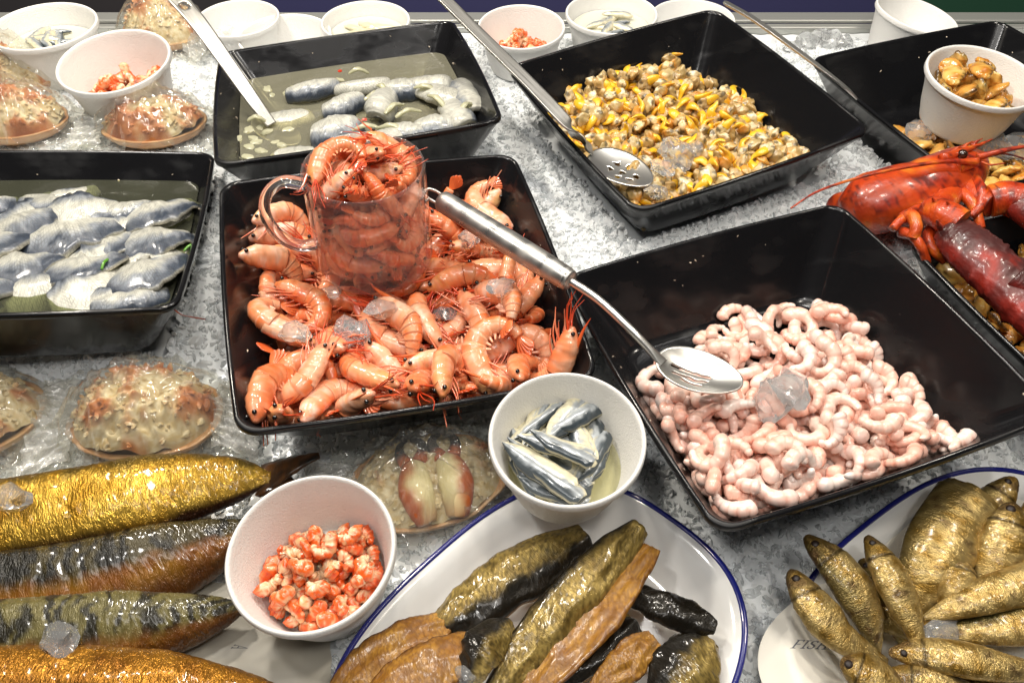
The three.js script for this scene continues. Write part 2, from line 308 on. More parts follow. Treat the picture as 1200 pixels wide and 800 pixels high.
// ---------------------------------------------------------------- enamel plates
const enamelMat = phys({ color: new THREE.Color().setRGB(0.8, 0.8, 0.78), roughness: 0.14, clearcoat: 0.8, clearcoatRoughness: 0.05 });
const blueRim = phys({ color: new THREE.Color().setRGB(0.012, 0.016, 0.16), roughness: 0.2, clearcoat: 0.8 });
function ovalRing(a, b, n, y, m = 120, inset = 0) { const out = []; for (let i = 0; i < m; i++) { const w = -i / m * Math.PI * 2, c = Math.cos(w), s = Math.sin(w), r = Math.pow(Math.abs(c) ** n + Math.abs(s) ** n, -1 / n); const A = a - inset, B = b - inset; out.push(V(A * c * r, y, B * s * r)); } return out; }
function plate(x, z, a, b, n, turn, y, label) {
  const g = thing('enamel_plate', label, 'plate'); g.position.set(x, y, z); g.rotation.y = -turn;
  const t = 0.0014, H = 0.026, o = (inset, yy) => ovalRing(a, b, n, yy, 128, inset);
  part('dish', loft([o(a * 0.6, t), o(0.042, t), o(0.034, t + 0.001), o(0.027, t + 0.005), o(0.02, 0.013), o(0.0145, 0.02), o(0.009, 0.0238), o(0.0035, H), o(0.0035, H - t), o(0.009, 0.0238 - t), o(0.0145, 0.02 - t * 1.2), o(0.021, 0.013 - t), o(0.028, 0.004), o(0.035, 0), o(a * 0.6, 0)], {}), enamelMat, g);
  const rr = []; for (let k = 0; k < 12; k++) { const w = k / 12 * Math.PI * 2; rr.push(o(0.0022 + 0.0021 * Math.cos(w), H - 0.0004 + 0.0016 * Math.sin(w))); } rr.push(rr[0]);
  part('rim', loft(rr, { capA: false, capB: false }), blueRim, g);
  return g;
}
const PLATE_Y = -0.05;
const plateKipper = plate(0.0206, -0.252, 0.147, 0.11, 2.69, -0.822, PLATE_Y, 'oval white enamel plate with blue rim holding dark kipper fillets');
const platePilchard = plate(0.3325, -0.266, 0.151, 0.115, 2.7, -0.622, PLATE_Y, 'oval white enamel plate with blue rim under golden smoked fish');
// ---------------------------------------------------------------- prawns
const shell = (o) => phys({ vertexColors: true, roughness: 0.4, clearcoat: 0.7, clearcoatRoughness: 0.12, ...o });
const prawnMats = ['#ffffff', '#ffe0c8', '#fffaf0', '#eec6a6'].map((c) => shell({ color: c }));
const eyeMat = phys({ color: 0x0a0706, roughness: 0.2, clearcoat: 1 });
const inPoly = (P, x, y) => { let r = false; for (let i = 0, j = P.length - 1; i < P.length; j = i++) { const [xi, yi] = P[i], [xj, yj] = P[j]; if ((yi > y) !== (yj > y) && x < (xj - xi) * (y - yi) / (yj - yi) + xi) r = !r; } return r; };
const polyDist = (P, x, y) => { let d = 1e9; for (let i = 0, j = P.length - 1; i < P.length; j = i++) { const [ax, ay] = P[j], [bx, by] = P[i], t = clamp(((x - ax) * (bx - ax) + (y - ay) * (by - ay)) / ((bx - ax) ** 2 + (by - ay) ** 2)); d = Math.min(d, Math.hypot(x - ax - t * (bx - ax), y - ay - t * (by - ay))); } return d; };
function prawnParts(seed, span) {                 // lies on its side in the xz plane
  const rho = 0.0165, S = seed * 5.3;
  const arc = []; for (let i = 0; i <= 14; i++) { const a = i / 14 * span, r = rho * (1 - 0.12 * (i / 14)); arc.push(V(r * Math.cos(a), 0.0012 * Math.sin(i * 0.3 + seed), r * Math.sin(a))); }
  const A = col('#e97f46'), Bc = col('#f2bf9a'), Cc = col('#f7ead9'), D = col('#cf5429'), Y = col('#e0c27e');
  const paint = (t, s, p) => {
    const out = clamp(0.5 + 0.5 * -Math.cos(s * Math.PI * 2)), seg = (t * 6) % 1, n = fbm(p.x * 160 + S, p.y * 160, p.z * 160);
    let c = mix3(Bc, A, clamp(0.7 * out + 0.15 + 1.3 * n)); c = mix3(c, Cc, 0.5 * sstep(0.1, 0.4, -n) * (1 - out * 0.5) + 0.35 * sstep(0.8, 0.97, seg)); c = mix3(c, D, 0.55 * sstep(0.12, 0.4, n) * out); return mul3(c, 0.95 + 0.4 * n);
  };
  const abdomen = sweep(arc, { n: 54, m: 14, size: (t) => { const a = mix(0.0086, 0.0034, Math.pow(t, 1.3)); return [a, a * 0.84]; }, bump: (t) => { const f = (t * 6) % 1; return 0.0008 * (Math.pow(f, 2.2) - 0.4) * (1 - 0.5 * t) - 0.0004 * Math.exp(-(((f - 0.04) * 14) ** 2)); }, paint, uvx: 6, uvy: 2 });
  const headPts = [V(rho, 0, 0.004), V(rho + 0.0004, 0, -0.005), V(rho + 0.0002, 0, -0.014), V(rho - 0.0008, 0, -0.022), V(rho - 0.0016, 0, -0.028)];
  const hp = (t, s, p) => { const n = fbm(p.x * 130 + S, p.y * 130, p.z * 130 + 3), d = clamp(0.5 - 0.5 * Math.cos(s * Math.PI * 2)); const f = fbm(p.x * 420, p.y * 420 + S, p.z * 420); let c = mix3(Bc, A, clamp(0.3 + 0.7 * d + 1.6 * n)); c = mix3(c, Cc, sstep(0.1, 0.35, n + 0.12) * 0.55); if (seed % 3 === 1) c = mix3(c, Y, sstep(-0.1, 0.2, -n + 0.1) * 0.55 * sstep(0.3, 0.7, t)); c = mix3(c, D, 0.6 * sstep(0.1, 0.35, -n) + 0.3 * sstep(0.7, 1, t)); return mul3(c, 1 + 0.35 * f); };
  const head = sweep(headPts, { n: 30, m: 14, size: (t) => { const k = t < 0.35 ? mix(0.0082, 0.0085, t / 0.35) : 0.0085 * Math.pow(Math.cos((t - 0.35) / 0.65 * 1.42), 0.9); return [k, k * 0.78]; }, paint: hp, bump: (t, w) => 0.0005 * n3(t * 12 + S, Math.cos(w) * 2, Math.sin(w) * 2) - 0.0006 * Math.exp(-(((t - 0.42) * 16) ** 2)) });
  const rostrum = sweep([V(rho + 0.006, 0, -0.012), V(rho + 0.0062, 0, -0.021), V(rho + 0.0064, 0, -0.03), V(rho + 0.008, 0, -0.038)], { n: 10, m: 6, size: (t) => [mix(0.0022, 0.0002, t), mix(0.001, 0.0002, t)], paint: (t) => mix3(A, D, t) });
  const R = rngOf(seed * 77 + 5), legs = [], ant = [], c1 = col('#e0572f'), c2 = col('#f3b596');
  for (let i = 0; i < 7; i++) { const z = mix(-0.02, -0.004, i / 6), y = (i % 2 ? 1 : -1) * 0.003, l = 0.006 + 0.005 * R(), f = -0.012 - 0.008 * R(); const g = tube([V(rho - 0.006, y, z), V(rho - 0.006 - l * 0.5, y * 1.6, z + f * 0.4), V(rho - 0.006 - l, y * (1 + R()), z + f)], 0.0008, 6, 5, 0.0003); legs.push(painted(g, () => mix3(c1, c2, R()))); }
  for (let i = 0; i < 6; i++) { const z = -0.0235, y = (i % 2 ? 1 : -1) * 0.002; const g = tube([V(rho - 0.002, y, z), V(rho - 0.003 - 0.01 * R(), y * 2, z - 0.012), V(rho - 0.004 - 0.012 * R(), y * 3 + 0.006 * (R() - 0.5), z - 0.016 - 0.01 * R())], 0.0006, 7, 4, 0.00022); ant.push(painted(g, () => c1)); }
  for (let i = 0; i < 5; i++) { const a = span * (0.1 + i * 0.15), r0 = rho - 0.006, g = tube([V(r0 * Math.cos(a), 0, r0 * Math.sin(a)), V((r0 - 0.005) * Math.cos(a - 0.2), 0.002, (r0 - 0.005) * Math.sin(a - 0.2))], 0.0016, 4, 5, 0.0006); legs.push(painted(g, () => c2)); }
  const end = arc[14], dir = V(-Math.sin(span), 0, Math.cos(span)), fan = [];
  for (let i = -2; i <= 2; i++) { const d = dir.clone().applyAxisAngle(V(0, 1, 0), i * 0.2).addScaledVector(V(0, 1, 0), i * 0.09).normalize(); fan.push(sweep([end.clone(), end.clone().addScaledVector(d, 0.006), end.clone().addScaledVector(d, 0.014 - Math.abs(i) * 0.0012)], { n: 6, m: 7, size: (t) => [mix(0.0014, 0.0028, Math.sin(t * 2.4)) * (t > 0.9 ? 0.4 : 1), 0.0006], paint: (t) => mix3(A, D, t * 0.7) })); }
  const eyes = [-1, 1].map((s) => { const g = new THREE.SphereGeometry(0.0015, 10, 8); g.translate(rho + 0.0026, s * 0.0036, -0.0248); return g; });
  const q = [[rho, 0, -0.022, 0.0066], [rho, 0, -0.009, 0.0082]]; for (let i = 0; i <= 4; i++) { const a = span * (i / 4 * 0.95 + 0.02); q.push([arc[Math.round(i / 4 * 13)].x, 0, arc[Math.round(i / 4 * 13)].z, mix(0.008, 0.0045, i / 4)]); }
  { const e = arc[14], d = V(-Math.sin(span), 0, Math.cos(span)); q.push([e.x + d.x * 0.009, 0, e.z + d.z * 0.009, 0.0035]); }
  return { abdomen, head, rostrum, legs: mergeGeometries(legs), ant: mergeGeometries(ant), fan: mergeGeometries(fan), eyes, q };
}
const PRAWNS = [[1, 2.7], [2, 3.3], [3, 2.2], [4, 3.0], [5, 1.5]].map(([s, a]) => prawnParts(s, a));
function prawn(k, mi, label, group, pos, quat, scale = 1, whiskers = true) {
  const P = PRAWNS[k % PRAWNS.length], m = prawnMats[mi % 4], g = thing('prawn', label, 'prawn', group);
  const ab = part('abdomen', P.abdomen, m, g), hd = part('head', P.head, m, g); P.eyes.forEach((e) => part('eye', e, eyeMat, hd));
  part('tail_fan', P.fan, m, ab);
  let legs = whiskers, feelers = whiskers;
  if (whiskers && whiskers !== true) {            // a vessel: leave off what would stick through its wall
    const inside = (p, gap) => { const l = whiskers.local(p.multiplyScalar(scale).applyQuaternion(quat).add(pos)), lim = mix(TRAY.base, TRAY.half, clamp(l.y / TRAY.deep)) - gap; return l.y > gap + 0.004 && (l.y > TRAY.deep + 0.003 || Math.max(Math.abs(l.x), Math.abs(l.z)) < lim); };
    legs = inside(V(-0.003, 0.006, -0.012), 0.006) && inside(V(-0.003, -0.006, -0.012), 0.006); feelers = inside(V(0.006, 0.008, -0.043), 0.005) && inside(V(0.006, -0.008, -0.043), 0.005) && inside(V(0.024, 0, -0.038), 0.005);
  }
  if (legs) part('legs', P.legs, m, ab).userData.kind = 'stuff';
  if (feelers) { part('rostrum', P.rostrum, m, hd); part('feelers', P.ant, m, hd).userData.kind = 'stuff'; }
  g.position.copy(pos); g.quaternion.copy(quat); g.scale.setScalar(scale); return g;
}
const scaledQ = (q, s) => q.map((b) => b.map((x) => x * s));
// ---- glass mug standing among the prawns
const MUG = { r: 0.0495, h: 0.098 }, mugTop = at(425, 194, 0.135), mugPos = mugTop.clone().setY(0.135 - MUG.h);
{
  const { r, h } = MUG, w = 0.0035, p = [];
  for (const [x, y] of [[0.0001, 0.009], [r - 0.009, 0.009], [r - w - 0.001, 0.014], [r - w, 0.022], [r - w, h - 0.003], [r - w + 0.0008, h - 0.0006], [r - w / 2, h], [r - 0.0008, h - 0.0006], [r, h - 0.003], [r, 0.01], [r - 0.002, 0.003], [r - 0.006, 0], [r - 0.012, 0.0015], [0.0001, 0.003]]) p.push(new THREE.Vector2(x, y));
  const wet = greyTex(256, (x, y) => 0.05 + 0.55 * sstep(0.0, 0.6, fbm(x * 6, y * 6) + 0.15));
  const glass = phys({ color: new THREE.Color().setRGB(0.95, 0.88, 0.86), roughness: 0.25, roughnessMap: wet, transmission: 0.94, thickness: 0, ior: 1.5, specularIntensity: 1 });
  const glassH = phys({ color: new THREE.Color().setRGB(0.93, 0.93, 0.93), roughness: 0.03, transmission: 0.95, thickness: 0.01, ior: 1.5 });
  const g = thing('glass_mug', 'clear glass mug with a round handle packed with prawns', 'mug'); g.position.copy(mugPos);
  part('mug_body', new THREE.LatheGeometry(p, 96), glass, g);
  part('handle', sweep([V(-r + 0.003, h * 0.86, 0.006), V(-r - 0.014, h * 0.9, 0.008), V(-r - 0.029, h * 0.78, 0.009), V(-r - 0.034, h * 0.56, 0.009), V(-r - 0.026, h * 0.33, 0.008), V(-r - 0.012, h * 0.23, 0.007), V(-r + 0.003, h * 0.24, 0.006)], { n: 44, m: 14, up: V(0, 0, 1), size: () => [0.0046, 0.0062] }), glassH, g);
}
const stdSpan = (q) => q;
{
  const R = rngOf(21), bodies = [], poly = [[278, 285], [300, 258], [345, 240], [380, 225], [500, 218], [560, 208], [608, 215], [645, 285], [670, 345], [690, 405], [650, 440], [560, 455], [470, 474], [318, 494], [286, 450], [272, 390], [268, 310]];
  const mugL = trayC.local(mugPos.clone());
  // visible prawns of the upper layer, placed roughly where the photograph shows them: [u, v, heading of the body in degrees, variant]
  const seen = [[300, 300, 95, 4], [330, 345, 40, 0], [322, 262, 60, 4], [345, 425, 20, 1], [380, 415, 120, 4], [330, 465, 170, 2], [400, 465, 175, 2], [310, 395, 60, 3], [395, 365, 10, 4], [430, 330, 15, 2], [460, 345, 80, 1], [520, 300, 30, 3], [545, 345, 0, 1], [490, 395, 150, 0], [500, 420, 60, 0], [560, 430, 5, 0], [600, 390, 200, 3], [640, 420, 165, 4], [650, 370, 100, 1], [560, 240, 100, 4], [580, 270, 95, 3], [610, 320, 80, 4], [595, 215, 190, 2], [545, 400, 20, 3], [455, 370, 20, 4], [530, 260, 45, 1], [420, 430, 10, 2], [350, 380, 80, 2], [470, 440, 5, 1], [620, 345, 60, 0], [300, 440, 100, 1], [360, 480, 5, 3], [445, 462, 10, 4], [530, 445, 170, 1], [600, 430, 10, 2], [665, 395, 110, 4], [630, 300, 80, 1], [575, 225, 20, 4], [290, 350, 85, 0], [345, 300, 60, 3], [500, 330, 40, 4], [570, 310, 100, 0], [595, 355, 20, 4], [440, 400, 40, 3]];
  for (let i = 0; i < 58; i++) {
    let u, v; do { u = mix(270, 690, R()); v = mix(205, 490, R()); } while (!inPoly(poly, u, v));
    const l = trayC.local(at(u, v, 0.01)), k = i % 5, s = mix(1.0, 1.15, R());
    bodies.push({ k, s, q: scaledQ(PRAWNS[k].q, s), pos: V(l.x, 0.012 + 0.03 * R(), l.z), quat: randQ(R, 0.25) });
  }
  for (const [u, v, a, k] of seen) { const l = trayC.local(at(u, v, 0.058)), s = mix(1.12, 1.34, R()); bodies.push({ k, s, q: scaledQ(PRAWNS[k].q, s), pos: V(l.x, 0.064 + 0.006 * R(), l.z), quat: new THREE.Quaternion().setFromAxisAngle(V(Math.cos(a), 0, Math.sin(a)), (R() - 0.5) * 0.5).multiply(new THREE.Quaternion().setFromAxisAngle(V(0, 1, 0), a * Math.PI / 180 + (R() < 0.5 ? 0 : Math.PI))) }); }
  settle(bodies, { steps: 150, g: 0.0006, spin: 0.45, hold: (p, r) => trayHold(p, r, (b, rr) => { const dx = b[0] - mugL.x, dz = b[2] - mugL.z, d = Math.hypot(dx, dz), need = MUG.r + rr; if (d < need && b[1] > mugL.y - 0.004 && d > 1e-6) { b[0] += dx / d * (need - d); b[2] += dz / d * (need - d); } else if (d < need && b[1] + rr > mugL.y) b[1] = mugL.y - rr; }) });
  bodies.forEach((b, i) => { prawn(b.k, i, 'whole cooked pink prawn lying in the black tray around the mug', 'prawns in the tray', trayC.world(b.pos), trayC.quaternion.clone().multiply(b.quat), b.s, trayC); });
  // prawns in the mug
  const inMug = []; 
  for (let i = 0; i < 42; i++) { const a = R() * 6.28, d = 0.027 * Math.sqrt(R()), k = i % 5; inMug.push({ k, s: 1.0, q: PRAWNS[k].q, pos: V(Math.cos(a) * d, 0.015 + 0.13 * i / 42, Math.sin(a) * d), quat: randQ(R, 0.9) }); }
  settle(inMug, { steps: 190, g: 0.0004, slide: 0.8, hold: (p, r) => { if (p[1] < 0.009 + r) p[1] = 0.009 + r; const lim = MUG.r - 0.0042 - r, d = Math.hypot(p[0], p[2]); if (p[1] < MUG.h + 0.004 && d > lim) { p[0] *= lim / d; p[2] *= lim / d; } } });
  inMug.forEach((b, i) => prawn(b.k, i + 1, 'whole cooked pink prawn packed inside the glass mug', 'prawns in the mug', b.pos.clone().add(mugPos), b.quat, b.s, b.pos.y > 0.085));
  const topQ = (yaw, pitch, roll) => new THREE.Quaternion().setFromEuler(new THREE.Euler(pitch, yaw, roll, 'YXZ'));
}
// ---------------------------------------------------------------- peeled shrimps
const meatMats = ['#ffffff', '#fff3ec', '#ffe6dc'].map((c) => phys({ vertexColors: true, color: c, roughness: 0.34, clearcoat: 0.7, clearcoatRoughness: 0.16 }));
function curlGeometry(seed, span, rho, r0, r1, pal, lift = 0.003, bumps = 6, rough = 0.0004) {
  const pts = []; for (let i = 0; i <= 16; i++) { const t = i / 16, a = t * span, r = rho * (1 - 0.25 * t); pts.push(V(r * Math.cos(a), lift * (t - 0.5) + 0.0008 * Math.sin(t * 7 + seed), r * Math.sin(a))); }
  const S = seed * 3.7;
  const g = sweep(pts, { n: 40, m: 11, size: (t) => { const k = (t < 0.1 ? Math.sqrt(1 - (1 - t / 0.1) ** 2 * 0.9) : t > 0.9 ? Math.sqrt(1 - ((t - 0.9) / 0.1) ** 2 * 0.9) : 1) * mix(r0, r1, Math.pow(t, 1.2)); return [k, k * 0.92]; }, bump: (t, w) => r0 * (0.07 * (Math.pow((t * bumps) % 1, 1.6) - 0.5) - 0.09 * Math.exp(-(((((t * bumps) % 1) - 0.06) * 11) ** 2))) * (0.6 + 0.4 * -Math.cos(w)) + rough * n3(t * 9 + S, Math.cos(w) * 1.5, Math.sin(w) * 1.5), paint: (t, s, p) => pal(t, clamp(0.5 - 0.5 * Math.cos(s * Math.PI * 2)), fbm(p.x * 190 + S, p.y * 190, p.z * 190), (t * bumps) % 1) });
  const q = []; const k = Math.max(4, Math.round(span / 0.8)); for (let i = 0; i < k; i++) { const t = i / (k - 1), p = pts[Math.round(t * 16)]; q.push([p.x, p.y, p.z, mix(r0, r1, t) * 0.94]); }
  return { g, q };
}
const W1 = col('#f7e6dc'), W2 = col('#f0b6a2'), W3 = col('#faf0ea'), W4 = col('#ea9c84');
const shrimpPal = (t, out, n, f) => { let c = mix3(W1, W2, clamp(-0.02 + 0.35 * out * sstep(0.5, 0.0, f) + 0.5 * out + 1.1 * n)); c = mix3(c, W3, sstep(0.8, 1, t) * 0.9 + sstep(0.1, 0.0, t) * 0.5); return mix3(c, W4, 0.45 * sstep(0.15, 0.45, n) * out); };
const SHRIMPS = [[1, 4.4], [2, 3.4], [3, 2.6], [4, 5.0], [5, 3.8], [6, 2.0]].map(([s, a]) => curlGeometry(s, a, a < 2.3 ? 0.0165 : a < 3 ? 0.0138 : 0.0116, 0.0060, 0.0025, shrimpPal));
{
  const R = rngOf(31), bodies = [], poly = [[728, 420], [785, 400], [825, 350], [850, 325], [930, 298], [1015, 304], [1030, 350], [1040, 400], [1085, 425], [1110, 455], [1122, 490], [1165, 505], [1080, 548], [1000, 578], [915, 600], [850, 612], [812, 575], [775, 520], [755, 470]];
  for (let i = 0; i < 300; i++) {
    let u, v; do { u = mix(728, 1165, R()); v = mix(296, 612, R()); } while (!inPoly(poly, u, v) || R() > 0.35 + polyDist(poly, u, v) / 60);
    const d = polyDist(poly, u, v), l = trayF.local(at(u, v, 0.036)), k = Math.floor(R() * 6), s = mix(0.98, 1.2, R());
    bodies.push({ k, s, q: scaledQ(SHRIMPS[k].q, s), pos: V(l.x, 0.01 + 0.115 * R() * clamp(d / 55 + 0.3), l.z), quat: randQ(R, 0.75) });
  }
  settle(bodies, { steps: 190, g: 0.0005, slide: 0.36, hold: (p, r) => trayHold(p, r) });
  bodies.forEach((b, i) => { const o = solo('peeled_shrimp', SHRIMPS[b.k].g, meatMats[i % 3], 'small peeled pink shrimp in the heap on the black tray', 'shrimp', 'peeled shrimps in the tray'); o.position.copy(trayF.world(b.pos)); o.quaternion.copy(trayF.quaternion).multiply(b.quat); o.scale.setScalar(b.s); });
}
// ---------------------------------------------------------------- cockles
const cockleBody = [0, 1, 2, 3].map((s) => painted(moved(mergeVertices(new THREE.IcosahedronGeometry(1, 4).deleteAttribute('uv').deleteAttribute('normal')), (v) => {
  const k = 1 + 0.6 * fbm(v.x * 1.3 + s * 9, v.y * 1.3, v.z * 1.3, 2) + 0.18 * Math.abs(n3(v.x * 2.2 + s, v.y * 2.2, v.z * 2.2)) - 0.04 + 0.1 * Math.exp(-((v.y * 5) ** 2)) * (1 + 0.5 * Math.sin(Math.atan2(v.z, v.x) * 7)); v.multiplyScalar(k * 0.0080); v.y *= 0.62; v.z *= 0.85;
}), (v) => { const n = fbm(v.x * 150 + s, v.y * 150, v.z * 150); let c = mix3(col('#d8bd84'), col('#9c8758'), clamp(0.3 + 1.5 * n)); c = mix3(c, col('#efe3c8'), sstep(0.05, 0.3, -n) * 0.8); c = mix3(c, col('#e09a28'), (s === 2 ? sstep(-0.002, 0.005, v.x) : sstep(0.001, 0.006, v.x)) * 0.8); return mix3(c, col('#3a372e'), sstep(0.0062, 0.0075, Math.hypot(v.x + 0.003, v.y - 0.001) < 0.0022 ? 0.01 : 0) * 0.75); }));
const cockleFoot = [0, 1, 2].map((s) => sweep([V(0.002, 0.002, 0), V(0.0075, 0.0045 + s * 0.0006, 0.001), V(0.013, 0.004, 0.004 + s * 0.001), V(0.0155 + s * 0.001, 0.001 + s * 0.001, 0.009)], { n: 14, m: 9, size: (t) => [mix(0.0054, 0.0008, Math.pow(t, 1.6)), mix(0.0038, 0.0006, t)], paint: (t, q, p) => mix3(col(s === 1 ? '#e29a1c' : '#ecb41c'), col('#f2c83a'), clamp(0.4 + 1.5 * fbm(p.x * 200, p.y * 200, p.z * 200 + s))) }));
const cockleMats = ['#ffffff', '#e9dcc8', '#fff0d8'].map((c) => phys({ vertexColors: true, color: c, roughness: 0.38, clearcoat: 0.6, clearcoatRoughness: 0.2 }));
cockleFoot.forEach((g) => g.scale(0.92, 0.92, 0.92));
function cockle(i, s, pos, quat) { const g = thing('cockle', 'small grey and yellow cooked cockle in the heaped black tray', 'cockle', 'cockles in the tray'); part('body', cockleBody[i % 4], cockleMats[i % 3], g); part('foot', cockleFoot[(i >> 2) % 3], cockleMats[0], g); g.position.copy(pos); g.quaternion.copy(quat); g.scale.setScalar(s); return g; }
{
  const R = rngOf(41), bodies = [], poly = [[645, 130], [660, 92], [692, 82], [735, 72], [775, 66], [815, 75], [850, 95], [885, 108], [905, 135], [938, 160], [955, 182], [900, 205], [830, 225], [765, 240], [740, 236], [712, 205], [680, 170]];
  for (let i = 0; i < 760; i++) {
    let u, v; do { u = mix(640, 960, R()); v = mix(64, 242, R()); } while (!inPoly(poly, u, v));
    const d = polyDist(poly, u, v), l = trayD.local(at(u, v, 0.035)), s = mix(0.9, 1.2, R());
    bodies.push({ i, s, q: scaledQ([[-0.001, 0, 0, 0.0055], [0.0088, 0.003, 0.002, 0.0024]], s), pos: V(l.x, 0.012 + 0.058 * R() * clamp(d / 45 + 0.35), l.z), quat: randQ(R, 1.2) });
  }
  settle(bodies, { steps: 100, g: 0.00035, slide: 0.5, hold: (p, r) => trayHold(p, Math.max(0.0075, r + 0.003)) });
  // highest over their own spot first: the 300 that show largest are single things, what lies under them is one mass
  const cam = trayD.local(camera.position.clone());
  bodies.forEach((b) => { const d = cam.clone().sub(b.pos).normalize(); let hid = 0; for (const o of bodies) { if (o === b) continue; const e = o.pos.clone().sub(b.pos), a = e.dot(d); if (a > 0 && e.addScaledVector(d, -a).length() < 0.008) hid++; } b.hid = hid; });
  const order = bodies.slice().sort((a, b) => a.hid - b.hid);
  order.slice(0, 300).forEach((b) => cockle(b.i, b.s, trayD.world(b.pos), trayD.quaternion.clone().multiply(b.quat)));
  const both = mergeGeometries([cockleBody[1], cockleFoot[0]].map((g) => { const c = g.toNonIndexed(); for (const k of Object.keys(c.attributes)) if (!['position', 'normal', 'color'].includes(k)) c.deleteAttribute(k); return c; }));
  const rest = order.slice(300), o = new THREE.InstancedMesh(both, cockleMats[1], rest.length), m = new THREE.Matrix4();
  rest.forEach((b, i) => o.setMatrixAt(i, m.compose(trayD.world(b.pos), trayD.quaternion.clone().multiply(b.quat), V(b.s, b.s, b.s))));
  o.name = 'buried_cockles'; tag(o, 'cockles buried under the top of the heap', 'cockles', null, 'stuff'); scene.add(o);
}
// ---------------------------------------------------------------- crayfish tails in tubs
const X1 = col('#f0dcb8'), X2 = col('#e5641c'), X3 = col('#bf2c0a'), X4 = col('#f0a03c');
const crayPal = (t, out, n, f) => { let c = mix3(X1, X2, clamp(sstep(0.3, 0.75, out * 0.75 + n * 1.5 + 0.05))); c = mix3(c, X3, 0.75 * sstep(0.12, 0.3, n) * out); return mix3(c, X4, 0.5 * sstep(0.05, 0.3, -n)); };
const CRAY = [[11, 3.4], [12, 2.4], [13, 4.2], [14, 2.9]].map(([s, a]) => curlGeometry(s, a, 0.0094, 0.0066, 0.0032, crayPal, 0.003, 5, 0.0022));
function fillTub(t, name, variants, mats, n, top, label, category, group, seed, { flat = 0.9, k = 1, lean = [0, 0] } = {}) {
  const R = rngOf(seed), bodies = [], sc = 1 / t.scale.x;
  for (let i = 0; i < n; i++) { const a = R() * 6.28, d = 0.032 * Math.sqrt(R()), v = Math.floor(R() * variants.length), s = k * mix(0.9, 1.12, R()) * sc; bodies.push({ v, s, q: scaledQ(variants[v].q, s), pos: V(Math.cos(a) * d + lean[0], mix(0.01, top, i / n), Math.sin(a) * d + lean[1]), quat: randQ(R, flat) }); }
  settle(bodies, { steps: 120, g: 0.0004, slide: 0.7, hold: (p, r) => tubHold(p, r + 0.0018) });
  return bodies.map((b, i) => { const o = solo(name, variants[b.v].g, mats[i % mats.length], label, category, group); o.position.copy(t.world(b.pos)); o.quaternion.copy(t.quaternion).multiply(b.quat); o.scale.setScalar(b.s * t.scale.x); return o; });
}
fillTub(tubCrayFront, 'crayfish_tail', CRAY, meatMats, 92, 0.07, 'peeled orange crayfish tail in the tub beside the mackerel', 'crayfish tail', 'crayfish tails in the front tub', 51, { k: 0.8, lean: [0.004, 0.004] });
fillTub(tubCrayBack, 'crayfish_tail', CRAY, meatMats, 62, 0.07, 'peeled orange crayfish tail in the tub between bagged crabs', 'crayfish tail', 'crayfish tails in the tub by the crabs', 52, { k: 0.9, lean: [0.004, 0.01] });
fillTub(tubCrayMid, 'crayfish_tail', CRAY, meatMats, 44, 0.06, 'peeled orange crayfish tail in the tub behind the slotted spoon', 'crayfish tail', 'crayfish tails in the tub behind the spoon', 53, { k: 0.85 });
// ---------------------------------------------------------------- mussels
const mOr = col('#e9a43a'), mYe = col('#e6c877'), mDk = col('#3b2a16'), mBr = col('#a8641c');
const MUSSELS = [0, 1, 2].map((s) => {
  const pts = [V(-0.014, 0, 0), V(-0.006, 0.002, 0.003 * (s - 1)), V(0.004, 0.0015, 0.003), V(0.014, 0, -0.001 + 0.002 * s)];
  const g = sweep(pts, { n: 34, m: 18, size: (t) => { const k = Math.pow(Math.sin(Math.PI * mix(0.03, 0.97, t)), 0.55) * mix(0.75, 1, t); return [0.0098 * k, 0.0052 * k]; }, bump: (t, w) => 0.0012 * n3(t * 8 + s * 5, Math.cos(w) * 2, Math.sin(w) * 2) + 0.0014 * Math.pow(Math.max(0, Math.cos(w)), 6) * (1 + 0.9 * Math.sin(t * 34)) - 0.0014 * Math.exp(-((Math.cos(w - 0.9) - 0.55) ** 2) * 90),
    paint: (t, q, p) => { const n = fbm(p.x * 120 + s * 3, p.y * 120, p.z * 120), w = q * 6.283, e = 1.3 * Math.pow(Math.max(0, Math.cos(w)), 7) + 0.8 * Math.exp(-((Math.cos(w - 0.9) - 0.55) ** 2) * 120) + 0.7 * sstep(0.9, 1, t); let c = mix3(mYe, mOr, clamp(0.5 + 1.5 * n)); c = mix3(c, mBr, 0.6 * sstep(0.1, 0.35, n)); return mix3(c, mDk, clamp(e * (0.6 + n))); } });
  return { g, q: [[-0.008, 0, 0, 0.006], [0, 0.001, 0.001, 0.0072], [0.008, 0.001, 0.001, 0.0065]] };
});
const musselMats = ['#ffffff', '#f2dcc0'].map((c) => phys({ vertexColors: true, color: c, roughness: 0.35, clearcoat: 0.7, clearcoatRoughness: 0.15 }));
fillTub(tubMussel, 'mussel', MUSSELS, musselMats, 40, 0.085, 'cooked orange mussel heaped in the foam tub', 'mussel', 'mussels in the tub', 61, { flat: 1.2, k: 1.12 });
